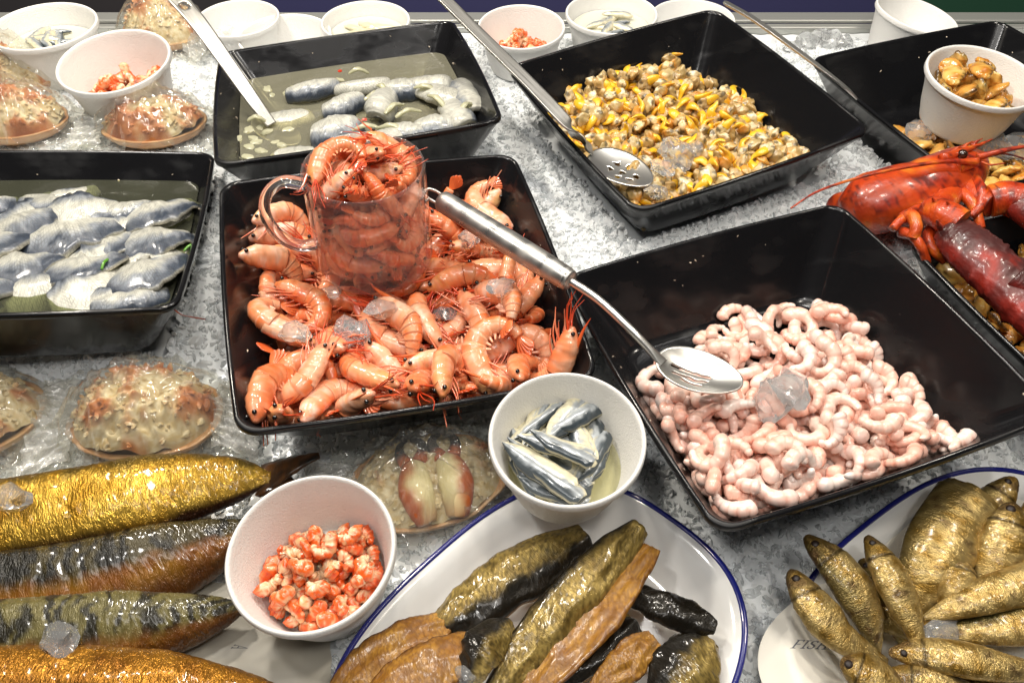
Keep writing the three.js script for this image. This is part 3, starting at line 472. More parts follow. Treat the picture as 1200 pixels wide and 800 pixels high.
{
  const R = rngOf(62), tl = trayE.local(tubMussel.position), bodies = [], poly = [[1050, 140], [1100, 132], [1140, 150], [1210, 150], [1215, 215], [1160, 218], [1120, 195], [1085, 170]];
  for (let i = 0; i < 46; i++) { let u, v; do { u = mix(1045, 1215, R()); v = mix(130, 218, R()); } while (!inPoly(poly, u, v)); const l = trayE.local(at(u, v, 0.015)), k = i % 3, s = mix(0.95, 1.2, R()); bodies.push({ k, s, q: scaledQ(MUSSELS[k].q, s), pos: V(l.x, 0.012 + 0.03 * R(), l.z), quat: randQ(R, 0.8) }); }
  settle(bodies, { steps: 100, g: 0.0005, hold: (p, r) => trayHold(p, r, (b, rr) => { const dx = b[0] - tl.x, dz = b[2] - tl.z, d = Math.hypot(dx, dz), need = 0.047 + rr; if (d < need && b[1] > tl.y && d > 1e-6) { b[0] += dx / d * (need - d); b[2] += dz / d * (need - d); } }) });
  bodies.forEach((b, i) => { const o = solo('mussel', MUSSELS[b.k].g, musselMats[i % 2], 'cooked orange mussel in the tray around the tub', 'mussel', 'mussels in the tray'); o.position.copy(trayE.world(b.pos)); o.quaternion.copy(trayE.quaternion).multiply(b.quat); o.scale.setScalar(b.s); });
  const R2 = rngOf(63), more = [], poly2 = [[1085, 305], [1120, 300], [1215, 240], [1290, 260], [1260, 400], [1190, 390], [1130, 350]];
  for (let i = 0; i < 60; i++) { let u, v; do { u = mix(1080, 1290, R2()); v = mix(240, 400, R2()); } while (!inPoly(poly2, u, v)); const l = trayG.local(at(u, v, 0.01)), k = i % 3, s = mix(0.95, 1.25, R2()); more.push({ k, s, q: scaledQ(MUSSELS[k].q, s), pos: V(l.x, 0.012 + 0.03 * R2(), l.z), quat: randQ(R2, 0.8) }); }
  settle(more, { steps: 90, g: 0.0005, hold: (p, r) => trayHold(p, r) });
  more.forEach((b, i) => { const o = solo('mussel', MUSSELS[b.k].g, musselMats[i % 2], 'cooked mussel in the tray under the lobster', 'mussel', 'mussels under the lobster'); o.position.copy(trayG.world(b.pos)); o.quaternion.copy(trayG.quaternion).multiply(b.quat); o.scale.setScalar(b.s); });
}
// ---------------------------------------------------------------- flat and whole fish
const ridged = (x, y, z) => 1 - 2 * Math.abs(n3(x, y, z));
const wrinkleTex = greyTex(512, (x, y) => { const a = x * 40 + 1.6 * fbm(x * 14, y * 14, 1), b = y * 15 + 1.4 * fbm(x * 11, y * 11, 5); return 0.5 + 0.32 * ridged(a, b, 2) + 0.2 * ridged(a * 2.1, b * 2.3, 4) + 0.1 * n3(x * 120, y * 120); });
// a fillet: a strip of skin and flesh along a path; curl bends its section, paint(t, s, top, p)
function fillet(pts, { n = 40, m = 14, half, thick = 0.003, curl = 0.6, up = V(0, 1, 0), roll, wave = 0, seed = 1, paint, ridge = 0, rag = 0.12 }) {
  const c = new THREE.CatmullRomCurve3(pts, false, 'centripetal'), rings = [];
  for (let i = 0; i <= n; i++) {
    const t = i / n, p = c.getPoint(t), T = c.getTangent(t), S = V().crossVectors(T, up).normalize(), U = V().crossVectors(S, T).normalize();
    if (roll) { const r = roll(t); S.applyAxisAngle(T, r); U.applyAxisAngle(T, r); }
    const cu = typeof curl === 'function' ? curl(t) : curl, w0 = half(t), th = thick * Math.sqrt(clamp(Math.sin(Math.PI * mix(0.02, 0.98, t)) * 2)), ring = [];
    for (let side = 0; side < 2; side++) for (let j = 0; j < m; j++) {
      const s = side ? 1 - 2 * j / m : -1 + 2 * j / m, w = w0 * (1 + rag * n3(t * 7 + seed * 3, s > 0 ? 4 : 9, seed) + rag * 0.3 * n3(t * 17 + seed, s > 0 ? 2 : 7, seed)), a = s * cu;
      const x = Math.abs(cu) > 0.01 ? w * Math.sin(a) / cu : w * s, y = Math.abs(cu) > 0.01 ? w * (Math.cos(a) - 1) / cu : 0;
      const nx = Math.sin(a), ny = Math.cos(a), d = (side ? -1 : 1) * th * Math.pow(1 - s * s * 0.96, 0.5) * 0.5 + wave * n3(t * 6 + seed, s * 2, seed * 2) + (side ? 0 : ridge * n3(t * 60, s * 10, seed));
      ring.push(p.clone().addScaledVector(S, x + nx * d).addScaledVector(U, y + ny * d));
    }
    rings.push(ring);
  }
  const M2 = 2 * m;
  return loft(rings, { paint: (t, q, p) => { const j = q * M2, top = j < m, s = top ? -1 + 2 * j / m : 1 - 2 * (j - m) / m; return paint(t, clamp(s, -1, 1), top, p); }, uvx: 4, uvy: 1 });
}
const wet = (o) => phys({ vertexColors: true, roughness: 0.3, clearcoat: 0.6, clearcoatRoughness: 0.15, ...o });
const scaleTex = greyTex(256, (x, y) => { const a = x * 40, b = y * 40 + (Math.floor(a) % 2) * 0.5, fx = a % 1 - 0.5, fy = b % 1 - 0.5; return 0.4 + 0.6 * clamp(1 - 2.0 * Math.hypot(fx, fy)) + 0.1 * n3(x * 60, y * 60); });
const scaleTint = greyTex(512, (x, y) => { const a = (x + y * 0.4) * 11, b = (y * 2.2 - x * 0.5) * 11, l = Math.min(Math.abs(a % 1 - 0.5), Math.abs(b % 1 - 0.5)); return 1 - 0.5 * sstep(0.2, 0.03, l) * clamp(0.6 + 1.6 * fbm(x * 6, y * 6)); });
const herringMat = wet({ roughness: 0.3, map: scaleTint, bumpMap: scaleTex, bumpScale: 0.0003, metalness: 0.12 });
const hB = col('#3d4654'), hM = col('#8d939b'), hW = col('#cfcec2'), hC = col('#e8dfc0');
const herringPaint = (seed, flip = 1) => (t, s, top, p) => {
  const q = s * flip, n = fbm(p.x * 70 + seed, p.y * 70, p.z * 70), f = fbm(p.x * 330, p.y * 330 + seed, p.z * 330);
  if (!top) return mix3(hC, hW, clamp(0.5 + n));
  const e = 0.35 * n + 0.25 * fbm(p.x * 240 + seed, p.y * 240, p.z * 240); let c = mix3(hW, hM, sstep(0.05, 0.35, q + e)); c = mix3(c, hB, sstep(0.38, 0.55, q + e)); c = mix3(c, hC, 0.9 * sstep(0.86, 0.97, Math.abs(s))); return mul3(c, 1 + 0.7 * f);
};
function lens(w, p = 0.6, end = 0.25) { return (t) => w * Math.max(0.04, Math.pow(Math.sin(Math.PI * mix(0.04, 0.98, Math.pow(t, 0.85))), p)) * mix(1, 1 - end, t); }
// --- flat herring fillets in the left tray: [u, v, length px, angle deg (image, anticlockwise), half width px, flip, height]
{
  const R = rngOf(71), H = 0.044;
  const list = [[26, 262, 95, 28, 21, 1, 0], [95, 243, 88, 8, 17, -1, 1], [80, 268, 130, 15, 24, 1, 0], [150, 243, 70, 12, 18, 1, 0], [196, 248, 84, 18, 18, 1, 1], [186, 279, 80, 12, 21, 1, 0], [172, 308, 80, 20, 20, 1, 1], [150, 345, 90, 12, 17, 1, 0], [102, 332, 104, 28, 21, -1, -1], [98, 303, 80, 14, 17, 1, 0], [20, 300, 90, 10, 22, 1, -1], [45, 335, 100, 15, 24, -1, -2], [-20, 280, 100, 20, 22, 1, 0], [-30, 330, 100, 5, 22, 1, -1], [60, 228, 70, 5, 14, 1, -1], [-25, 240, 90, 12, 20, 1, -1], [130, 285, 70, 30, 16, 1, -2]];
  for (const e of list.slice(0, 15)) list.push([e[0] + (R() - 0.5) * 60, e[1] + (R() - 0.5) * 34, e[2], e[3] + (R() - 0.5) * 30, e[4], -e[5], e[6] - 2]);
  list.forEach(([u, v, L, a, w, f, h], i) => {
    u = Math.min(u, 226 - (v - 225) * 0.22 - L * 0.42);
    const y = 0.0555 + h * 0.003, c = Math.cos(a * Math.PI / 180), s = -Math.sin(a * Math.PI / 180), pt = (k, dy) => onTray(trayA, u + c * L * k, v + s * L * k * 0.85, y + dy);
    a += (R() - 0.5) * 26; const bend = (R() - 0.5) * 16, pts = [pt(-0.5, -0.004), onTray(trayA, u - c * L * 0.18, v - s * L * 0.15 + bend, y + 0.004), onTray(trayA, u + c * L * 0.18, v + s * L * 0.15 + bend, y + 0.004), pt(0.5, -0.006)];
    const k = 0.00076;
    const g = fillet(pts, { n: 36, m: 12, half: lens(w * k * 2.15, 0.26, 0.3), thick: 0.0036, rag: 0.3, curl: i % 4 === 3 ? 1.5 : 0.25 + 0.4 * R(), wave: 0.0016, seed: i + 1, roll: () => -0.12 * f, paint: herringPaint(i * 3.1, f) });
    solo('herring_fillet', g, herringMat, 'silver blue herring fillet lying in the brine', 'herring', 'herring fillets in the brine tray');
  });
  // --- rolled herring in the back tray
  const roll = [[365, 100, 62, 12, 0.014, 1.5, 1], [424, 96, 62, 8, 0.014, 2.4, -1], [456, 122, 32, 68, 0.027, 2.5, 1], [391, 145, 56, 14, 0.024, 1.3, 1], [507, 142, 46, 8, 0.024, 1.9, 1], [540, 128, 34, -50, 0.018, 1.3, -1], [335, 133, 52, 8, 0.017, 1.0, -1], [520, 104, 50, -14, 0.017, 1.2, -1], [345, 176, 46, 5, 0.014, 1.0, -1], [470, 98, 46, 4, 0.017, 1.5, 1], [448, 156, 46, 16, 0.019, 1.5, -1], [400, 118, 50, 20, 0.017, 1.8, 1], [500, 92, 50, 6, 0.015, 1.4, -1], [545, 110, 40, -60, 0.017, 1.3, 1], [474, 150, 44, 0, 0.018, 1.6, 1], [415, 160, 48, 8, 0.017, 1.3, -1]];
  roll.forEach(([u, v, L, a, w, cu, f], i) => {
    const y = [6, 8].includes(i) ? 0.045 : 0.06, c = Math.cos(a * Math.PI / 180), s = -Math.sin(a * Math.PI / 180), pt = (k, dy) => onTray(trayB, u + c * L * k, v + s * L * k, y + dy);
    const g = fillet([pt(-0.5, -0.003), pt(-0.15, 0.002), pt(0.2, 0.002), pt(0.5, -0.002)], { n: 32, m: 16, half: (t) => w * 1.3 * Math.pow(Math.sin(Math.PI * mix(0.24, 0.8, t)), 0.4), thick: 0.0055, curl: cu, wave: 0.0008, seed: i + 31, roll: () => (i === 2 ? 0.9 : 0.2 * f), paint: herringPaint(i * 2.3 + 50, f) });
    solo('rolled_herring', g, herringMat, 'blue skinned rolled pickled herring piece with onion', 'herring', 'rolled herring in the back tray');
  });
  // onion shreds and pepper bits
  const onion = phys({ color: new THREE.Color().setRGB(0.74, 0.73, 0.53), roughness: 0.25, transmission: 0.5, thickness: 0, clearcoat: 0.5 }), red = wet({ vertexColors: false, color: 0xc8341a });
  const bits = [[292, 172], [300, 166], [322, 167], [296, 160], [312, 152], [290, 148], [278, 160], [276, 187], [291, 186], [332, 99], [316, 101], [310, 92], [338, 150], [274, 168], [304, 146], [306, 178], [330, 172], [345, 92], [395, 84]];
  bits.forEach(([u, v], i) => { const g = chunkGeometry(i + 40, 1, 0.35, 1), o = solo('onion_bit', g, onion, 'small chopped onion bit floating in the cloudy brine', 'onion', 'onion bits in the back tray'); const w = trayB.local(at(u, v, 0.045)); o.position.copy(trayB.world(V(w.x, 0.0465, w.z))); const k = 0.0028 + 0.0022 * R(); o.scale.set(k * 1.5, k, k); o.rotation.y = R() * 3; });
  const shreds = [[440, 112, 30], [450, 122, -20], [462, 126, 50], [372, 96, -70], [386, 92, -60], [420, 84, 10], [478, 132, 30], [500, 104, -15], [520, 96, 20], [535, 112, 80], [545, 126, 60], [430, 150, 10], [460, 150, -10], [480, 148, 20], [405, 112, 20], [512, 118, -50], [300, 140, 10], [448, 104, -50], [528, 145, 70]];
  shreds.forEach(([u, v, a], i) => { if (i % 5 > 2) return; const p = onTray(trayB, u, v, 0.062), d = V(Math.cos(a / 57), 0, -Math.sin(a / 57)), L = 0.009 + 0.008 * R(); solo('onion_slice', fillet([p.clone().addScaledVector(d, -L), p.clone().add(V(0, 0.005, 0)), p.clone().addScaledVector(d, L).add(V(0, -0.002, 0))], { n: 16, m: 5, half: (t) => 0.0045 * Math.pow(Math.sin(Math.PI * mix(0.12, 0.9, t)), 0.6), thick: 0.0012, curl: 1.1, seed: i, wave: 0.001, paint: () => [1, 1, 1] }), onion, 'pale curved onion slice lying over the rolled herring', 'onion', 'onion slices in the back tray'); });
  [[398, 83, 0.078], [347, 175, 0.056], [427, 140, 0.08], [512, 116, 0.078]].forEach(([u, v, y], i) => { const o = solo('pepper_bit', chunkGeometry(i + 80, 1, 0.4, 1), red, 'tiny red pepper bit in the rolled herring tray', 'pepper', 'red pepper bits'); o.position.copy(onTray(trayB, u, v, y - 0.018)); o.scale.setScalar(0.0026); });
  [[122, 310, 85], [222, 290, 50]].forEach(([u, v, a], i) => { const p = onTray(trayA, u, v, 0.061), d = V(Math.cos(a / 57), 0, -Math.sin(a / 57)); solo('chive_stalk', tube([p.clone().addScaledVector(d, -0.006), p.clone().add(V(0, 0.002, 0)), p.clone().addScaledVector(d, 0.007)], 0.0013, 8, 6), wet({ vertexColors: false, color: 0x5f9a2e }), 'short green chive stalk among the herring fillets', 'chive', 'chives on the herring'); });
  // brine
  const brineBump = greyTex(256, (x, y) => 0.5 + 0.5 * fbm(x * 7, y * 7) + 0.1 * n3(x * 30, y * 30));
  for (const [t, y, c, label, tr] of [[trayA, 0.05, [0.55, 0.57, 0.4], 'cloudy brine around the flat herring fillets', 0.93], [trayB, 0.046, [0.74, 0.71, 0.52], 'cloudy yellow brine around the rolled herring', 0.8]]) {
    const h = mix(TRAY.base, TRAY.half, y / TRAY.deep) - TRAY.wall - 0.0008, ring = squareRing(h, 0.018, y), g = loft([squareRing(0.002, 0.001, y, 0), squareRing(h * 0.5, 0.012, y, 0.02), ring], { capA: true, capB: false }), p = g.attributes.position, uv = g.attributes.uv;
    for (let i = 0; i < p.count; i++) uv.setXY(i, p.getX(i) * 5, p.getZ(i) * 5); 
    const nn = g.attributes.normal; for (let i = 0; i < nn.count; i++) nn.setXYZ(i, 0, 1, 0);
    const o = solo('brine', g, phys({ color: new THREE.Color().setRGB(...c), roughness: 0.04, transmission: tr, thickness: 0, ior: 1.33, bumpMap: brineBump, bumpScale: 0.001 }), label, 'brine', null, 'stuff');
    o.position.copy(t.position); o.quaternion.copy(t.quaternion);
  }
}
// ---------------------------------------------------------------- anchovies in the front tub and the far tub
{
  const anchMat = wet({ roughness: 0.28, metalness: 0.1 });
  const aB = col('#394248'), aS = col('#a4aaae'), aW = col('#ddd6b8');
  const pal = (seed) => (t, s, top, p) => { const n = fbm(p.x * 150 + seed, p.y * 150, p.z * 150); if (!top) return aW; let c = mix3(aW, aS, sstep(-0.35, -0.05, s + 0.6 * n)); c = mix3(c, aB, sstep(0.22, 0.42, s + 0.4 * n)); c = mix3(c, aB, 0.5 * Math.exp(-(((s + 0.05) * 18) ** 2))); return mul3(c, 1 + 0.6 * fbm(p.x * 400 + seed, p.y * 400, p.z * 400)); };
  const list = [[640, 548, 110, -38, 0.0115, 0.024], [652, 521, 92, -14, 0.009, 0.032], [666, 487, 76, 48, 0.011, 0.026], [622, 497, 84, 42, 0.008, 0.02], [634, 490, 80, 38, 0.006, 0.022], [605, 510, 60, 60, 0.01, 0.014], [690, 535, 70, 60, 0.011, 0.016], [700, 505, 60, 80, 0.009, 0.014], [678, 560, 60, 50, 0.01, 0.014], [616, 548, 70, -60, 0.01, 0.012], [650, 505, 70, 20, 0.01, 0.016], [680, 520, 60, -70, 0.008, 0.02], [640, 570, 70, -20, 0.01, 0.012], [706, 545, 50, 70, 0.008, 0.012], [628, 522, 80, -30, 0.01, 0.014], [664, 540, 80, -44, 0.01, 0.015], [690, 490, 60, 60, 0.009, 0.012], [650, 480, 60, 30, 0.009, 0.014], [610, 530, 60, -70, 0.009, 0.016], [660, 570, 70, -30, 0.009, 0.01]];
  { const RA = rngOf(93); for (const e of list.slice()) list.push([e[0] + (RA() - 0.5) * 34, e[1] + (RA() - 0.5) * 30, e[2] * 0.9, e[3] + (RA() - 0.5) * 60, e[4], e[5] + 0.004 * (RA() - 0.6)]); list.forEach((e) => { e[4] *= 0.66; e[4] *= 1.12; const dx = e[0] - 656, dy = e[1] - 528, r = Math.hypot(dx, dy); if (r > 45) { e[0] = 656 + dx * 45 / r; e[1] = 528 + dy * 45 / r; } }); }
  const tubRimY = 0.05;
  list.forEach(([u, v, L, a, w, h], i) => {
    w *= 1.3; const y = tubRimY - 0.046 + h, c = Math.cos(a * Math.PI / 180), s = -Math.sin(a * Math.PI / 180), pt = (k, dy) => at(u + c * L * k, v + s * L * k, y + dy);
    const pts = [pt(-0.52, 0.003), pt(-0.2, 0.002), pt(0.15, 0.002), pt(0.5, 0)];
    const g = fillet(pts, { n: 34, m: 12, half: (t) => w * Math.max(0.05, Math.pow(clamp(t / 0.35), 0.8)) * (t > 0.94 ? 1 - (t - 0.94) * 6 : 1), thick: 0.004, curl: 0.9, wave: 0.0004, seed: i + 91, roll: () => (i % 3 - 1) * 0.25, paint: pal(i * 4.4) });
    solo('anchovy_fillet', g, anchMat, 'silver anchovy fillet in the foam tub of oil', 'anchovy', 'anchovies in the front tub');
  });
  const oil = phys({ color: new THREE.Color().setRGB(0.85, 0.83, 0.6), roughness: 0.05, transmission: 0.85, thickness: 0, ior: 1.4 });
  const oo = solo('anchovy_oil', new THREE.CircleGeometry(0.0435, 48).rotateX(-Math.PI / 2), oil, 'pale oil pooled in the anchovy tub', 'oil', null, 'stuff');
  oo.position.copy(tubAnchovy.world(V(0, 0.0155, 0))); oo.quaternion.copy(tubAnchovy.quaternion); oo.scale.setScalar(0.95);
  const R = rngOf(95);
  for (const [t, cnt, label, grp, hh] of [[tubAnchovyBack, 12, 'small anchovy fillet in the far foam tub', 'anchovies in the far tub', 0.036], [tubFishMid, 8, 'dark fish strip in the tub behind the cockle tray', 'fish strips in the middle tub', 0.04], [tubSlice, 9, 'pale fish slice in the tub behind the herring tray', 'pale slices in the tub', 0.04]]) for (let i = 0; i < cnt; i++) {
    const a = R() * 6.28, d = 0.026 * Math.sqrt(R()), b = R() * 6.28, L = 0.02, h = hh + 0.006 * R(), pt = (k) => t.world(V(Math.cos(a) * d + Math.cos(b) * L * k, h + 0.003 * (1 - k * k), Math.sin(a) * d + Math.sin(b) * L * k));
    solo('anchovy_fillet', fillet([pt(-1), pt(-0.3), pt(0.4), pt(1)], { n: 16, m: 8, half: lens(0.0075, 0.6, 0.3), thick: 0.004, curl: 1.2, seed: i, wave: 0.001, paint: t === tubSlice ? () => aW : pal(i) }), anchMat, label, 'anchovy', grp);
  }
  for (const [t, h] of [[tubAnchovyBack, 0.036], [tubFishMid, 0.04], [tubSlice, 0.041]]) { const r = (mix(TUB.rb, TUB.r, h / TUB.h) - TUB.wall - 0.0008) * t.scale.x, o = solo('anchovy_oil', new THREE.CircleGeometry(r, 48).rotateX(-Math.PI / 2), phys({ color: new THREE.Color().setRGB(0.8, 0.8, 0.68), roughness: 0.06, transmission: 0.3, thickness: 0, ior: 1.4 }), t === tubSlice ? 'pale oil in the tub behind the herring tray' : t === tubFishMid ? 'pale oil in the tub behind the cockle tray' : 'pale oil in the far anchovy tub', 'oil', null, 'stuff'); o.position.copy(t.world(V(0, h, 0))); o.quaternion.copy(t.quaternion); }
}
// ---------------------------------------------------------------- smoked mackerel at the front
const goldMat = phys({ vertexColors: true, metalness: 0.72, roughness: 0.3, clearcoat: 0.4, clearcoatRoughness: 0.12, bumpMap: wrinkleTex, bumpScale: 0.0012 });
const brownWet = phys({ vertexColors: true, metalness: 0.15, roughness: 0.34, clearcoat: 0.6, clearcoatRoughness: 0.12, bumpMap: wrinkleTex, bumpScale: 0.0009 });
{
  const G1 = col('#a67a1c'), G2 = col('#d9b24a'), Gd = col('#332a0e'), K = col('#12110c'), Br = col('#3a1c08'), Am = col('#7a4810');
  function mackerel(pix, heights, hh, ww, style, label, tail) {
    const pts = pix.map(([u, v], i) => at(u, v, heights[i])), S = style * 7.7, g = thing('smoked_mackerel', label, 'mackerel');
    const L = 0.25;
    const paint = (t, s, p) => {
      const w = s * Math.PI * 2, d = -Math.cos(w), n = fbm(p.x * 60 + S, p.y * 60, p.z * 60), f = fbm(p.x * 260 + S, p.y * 260, p.z * 260 * 0.5);
      let c = mix3(G1, G2, clamp(0.5 + n * 1.4)), band = 0;
      if (style === 1) { c = mix3(c, Gd, sstep(0.5, 0.95, d + n * 0.7) * 0.75); c = mix3(c, Br, sstep(0.62, 0.9, -d + 0.15 * n)); }
      else { band = sstep(-0.05, 0.25, n3(p.x * 150 + 3.2 * fbm(p.x * 26, p.z * 70, S), p.z * 26, S)); c = mix3(Am, style === 4 ? col('#b9822a') : G1, clamp((style === 4 ? 0.6 : 0.15) + n)); c = mix3(c, Br, sstep(0.0, 0.7, -d) * 0.75); const dk = style === 4 ? 0 : sstep(style === 3 ? -0.45 : -0.1, style === 3 ? 0.05 : 0.35, d + 0.35 * n); c = mix3(c, mix3(style === 3 ? col('#6b6338') : col('#3d3413'), K, band * 0.92), dk); }
      return mul3(c, 1 + 0.5 * f);
    };
    const body = sweep(pts, { n: 230, m: 64, roll: () => (style === 1 ? -0.3 : style === 4 ? 0.1 : -0.5), size: (t) => { const k = Math.pow(clamp((1 - t) / 0.42), 0.62); const kk = Math.max(0.16, Math.min(1, k)); return [hh * kk, 0.78 * ww * Math.max(0.2, Math.pow(kk, 0.8))]; }, paint, uvx: 5, uvy: 1.5,
      bump: (t, w) => { const a = Math.cos(w), b = Math.sin(w); return 0.0007 * ridged(t * 62 + 1.6 * n3(t * 12, a * 3 + S, b * 3), a * 1.6 + S, b * 1.6) * (0.45 + 0.55 * sstep(-0.8, 0.2, b)) + 0.0016 * fbm(t * 7 + S, a, b); } });
    const bodyMesh = part('body', body, style === 1 || style === 4 ? goldMat : brownWet, g);
    if (tail) {
      const [t0, ta, tb] = tail.map(([u, v, y]) => at(u, v, y));
      for (const [e, k] of [[ta, 0], [tb, 1]]) part('tail_fin', fillet([t0, t0.clone().lerp(e, 0.5).add(V(0, 0.003, 0)), e], { n: 18, m: 6, half: (t) => mix(0.015, 0.003, t), thick: 0.0016, curl: 0.3, seed: 5 + k, wave: 0.001, paint: (t, s, top, p) => mix3(Am, K, clamp(0.45 + 0.3 * t + 0.5 * Math.sin(s * 22) * 0.4 + fbm(p.x * 200, p.y * 200, p.z * 200))) }), brownWet, bodyMesh);
    }
    return g;
  }
  mackerel([[-190, 640], [-80, 622], [30, 605], [130, 588], [215, 572], [275, 563], [318, 560]], [-0.018, -0.016, -0.013, -0.012, -0.013, -0.012, -0.012], 0.0315, 0.019, 1, 'wrinkled gold smoked mackerel lying beneath the bagged crab', [[308, 561, -0.012], [374, 533, -0.004], [362, 580, -0.018]]);
  mackerel([[-190, 712], [-80, 705], [30, 695], [130, 678], [210, 654], [262, 634], [300, 614]], [-0.03, -0.03, -0.029, -0.028, -0.027, -0.026, -0.024], 0.031, 0.018, 2, 'dark brown smoked mackerel between two others', null);
  mackerel([[-190, 762], [-80, 757], [20, 750], [100, 744], [170, 736], [235, 724], [286, 712]], [-0.03, -0.03, -0.029, -0.028, -0.027, -0.028, -0.03], 0.0275, 0.02, 3, 'smoked mackerel with a dark striped silvery back by the crayfish tub', null);
  mackerel([[-160, 808], [-60, 802], [40, 800], [140, 802], [230, 812], [310, 825], [360, 835]], [-0.022, -0.02, -0.018, -0.018, -0.02, -0.022, -0.024], 0.025, 0.016, 4, 'amber gold smoked mackerel lying along the front edge', null);
}
// ---------------------------------------------------------------- kippers on the oval plate
{
  const G = col('#80682e'), G2 = col('#cbb064'), K = col('#100f0b'), Dk = col('#241d10'), F1 = col('#8e5a14'), F2 = col('#bb8a36'), F3 = col('#5e360c');
  const skinMat = phys({ vertexColors: true, metalness: 0.45, roughness: 0.33, clearcoat: 0.5, clearcoatRoughness: 0.12, bumpMap: wrinkleTex, bumpScale: 0.0005 });
  const fleshMat = phys({ vertexColors: true, roughness: 0.42, clearcoat: 0.4, clearcoatRoughness: 0.2, bumpMap: wrinkleTex, bumpScale: 0.0004 });
  const skin = (seed, split, sign) => (t, s, top, p) => { const n = fbm(p.x * 80 + seed, p.y * 80, p.z * 80), f = fbm(p.x * 300, p.y * 300 + seed, p.z * 300), f2 = fbm(p.x * 620, p.y * 620 + seed, p.z * 620), q = s * sign; if (!top) return mix3(F1, F2, clamp(0.5 + n)); const r = ridged(t * 70, s * 5, seed); let c = mix3(mix3(G, G2, clamp(0.4 + n + 0.5 * f)), Dk, sstep(0.0, 0.3, -f2 + 0.12 * ridged(t * 90, s * 14, seed)) * 0.6); c = mix3(c, mix3(K, Dk, clamp(0.3 + r * 0.4)), sstep(split - 0.2, split + 0.25, q + 0.5 * n)); return mul3(c, 0.9 + 0.4 * f); };
  const flesh = (seed) => (t, s, top, p) => { const n = fbm(p.x * 60 + seed, p.y * 60, p.z * 60), f = ridged(t * 26 + 2 * n, s * 4, seed); let c = mix3(F1, F2, clamp(0.45 + 1.2 * n)); return mix3(c, F3, 0.55 * sstep(0.35, 0.8, f) + 0.5 * sstep(0.75, 1, Math.abs(s))); };
  const lab = 'kippers on the oval plate';
  // [pixel path with heights, half width m, curl, roll, painter, material, label]
  const list = [
    [[[512, 735, -0.022], [560, 703, -0.014], [620, 664, -0.012], [688, 626, -0.02]], 0.026, 0.9, 0.15, skin(1, 0.05, 1), skinMat, 'kipper fillet with gold belly and black back resting on the plate rim side', 0.35],
    [[[580, 812, -0.02], [630, 750, -0.008], [690, 685, -0.004], [752, 616, -0.01]], 0.021, 0.8, 0.35, skin(2, 0.72, -1), skinMat, 'long gold speckled kipper half with scaly skin across the plate', 0.25],
    [[[608, 822, -0.02], [660, 765, -0.012], [715, 700, -0.01], [762, 640, -0.014]], 0.02, -0.3, -0.25, flesh(3), fleshMat, 'amber flesh side of the opened kipper', 0.2],
    [[[392, 812, -0.022], [430, 785, -0.016], [475, 757, -0.013], [520, 728, -0.02]], 0.022, 0.4, 0.1, flesh(4), fleshMat, 'brown kipper flesh at the lower end of the plate', 0.3],
    [[[420, 840, -0.02], [470, 800, -0.008], [515, 775, -0.006], [560, 752, -0.014]], 0.022, 0.5, 0, flesh(5), fleshMat, 'amber kipper flesh piece with a thin gold edge', 0.3],
    [[[545, 800, -0.012], [560, 770, 0.0], [572, 750, 0.0], [598, 728, -0.01]], 0.019, 1.5, 0.1, skin(6, -0.1, -1), skinMat, 'small folded kipper tail piece, half gold half black', 0.3],
    [[[735, 690, -0.02], [770, 703, -0.01], [806, 718, -0.008], [840, 733, -0.012]], 0.0165, 1.9, 0, skin(7, -0.9, 1), skinMat, 'rolled black kipper piece with an orange cut end', 0.1],
    [[[640, 800, -0.024], [680, 768, -0.016], [716, 745, -0.015], [745, 728, -0.02]], 0.019, 1.0, 0, skin(8, -0.6, 1), skinMat, 'dark bronze kipper piece tucked under the long half', 0.2],
    [[[690, 822, -0.022], [722, 790, -0.012], [746, 766, -0.01], [768, 748, -0.016]], 0.014, 0.4, 0.2, flesh(9), fleshMat, 'narrow amber strip of kipper flesh', 0.3],
    [[[770, 835, -0.02], [795, 800, -0.01], [812, 772, -0.009], [830, 745, -0.016]], 0.024, 0.9, 0.1, skin(10, 0.1, -1), skinMat, 'kipper fillet with green black skin beside the rolled piece', 0.1],
  ];
  list.forEach(([px, w, cu, ro, pal, m, label, end], i) => solo('kipper', fillet(px.map(([u, v, y]) => at(u, v, y)), { n: 80, m: 22, half: (t) => w * Math.max(0.2, Math.pow(Math.sin(Math.PI * mix(0.12, 0.92, t)), 0.6)) * mix(1 - end, 1, t), thick: 0.0045, rag: 0.13, curl: cu * 0.6, wave: 0.0022, ridge: 0.0005, seed: i + 3, roll: () => ro, paint: pal }), m, label, 'kipper', lab));
}
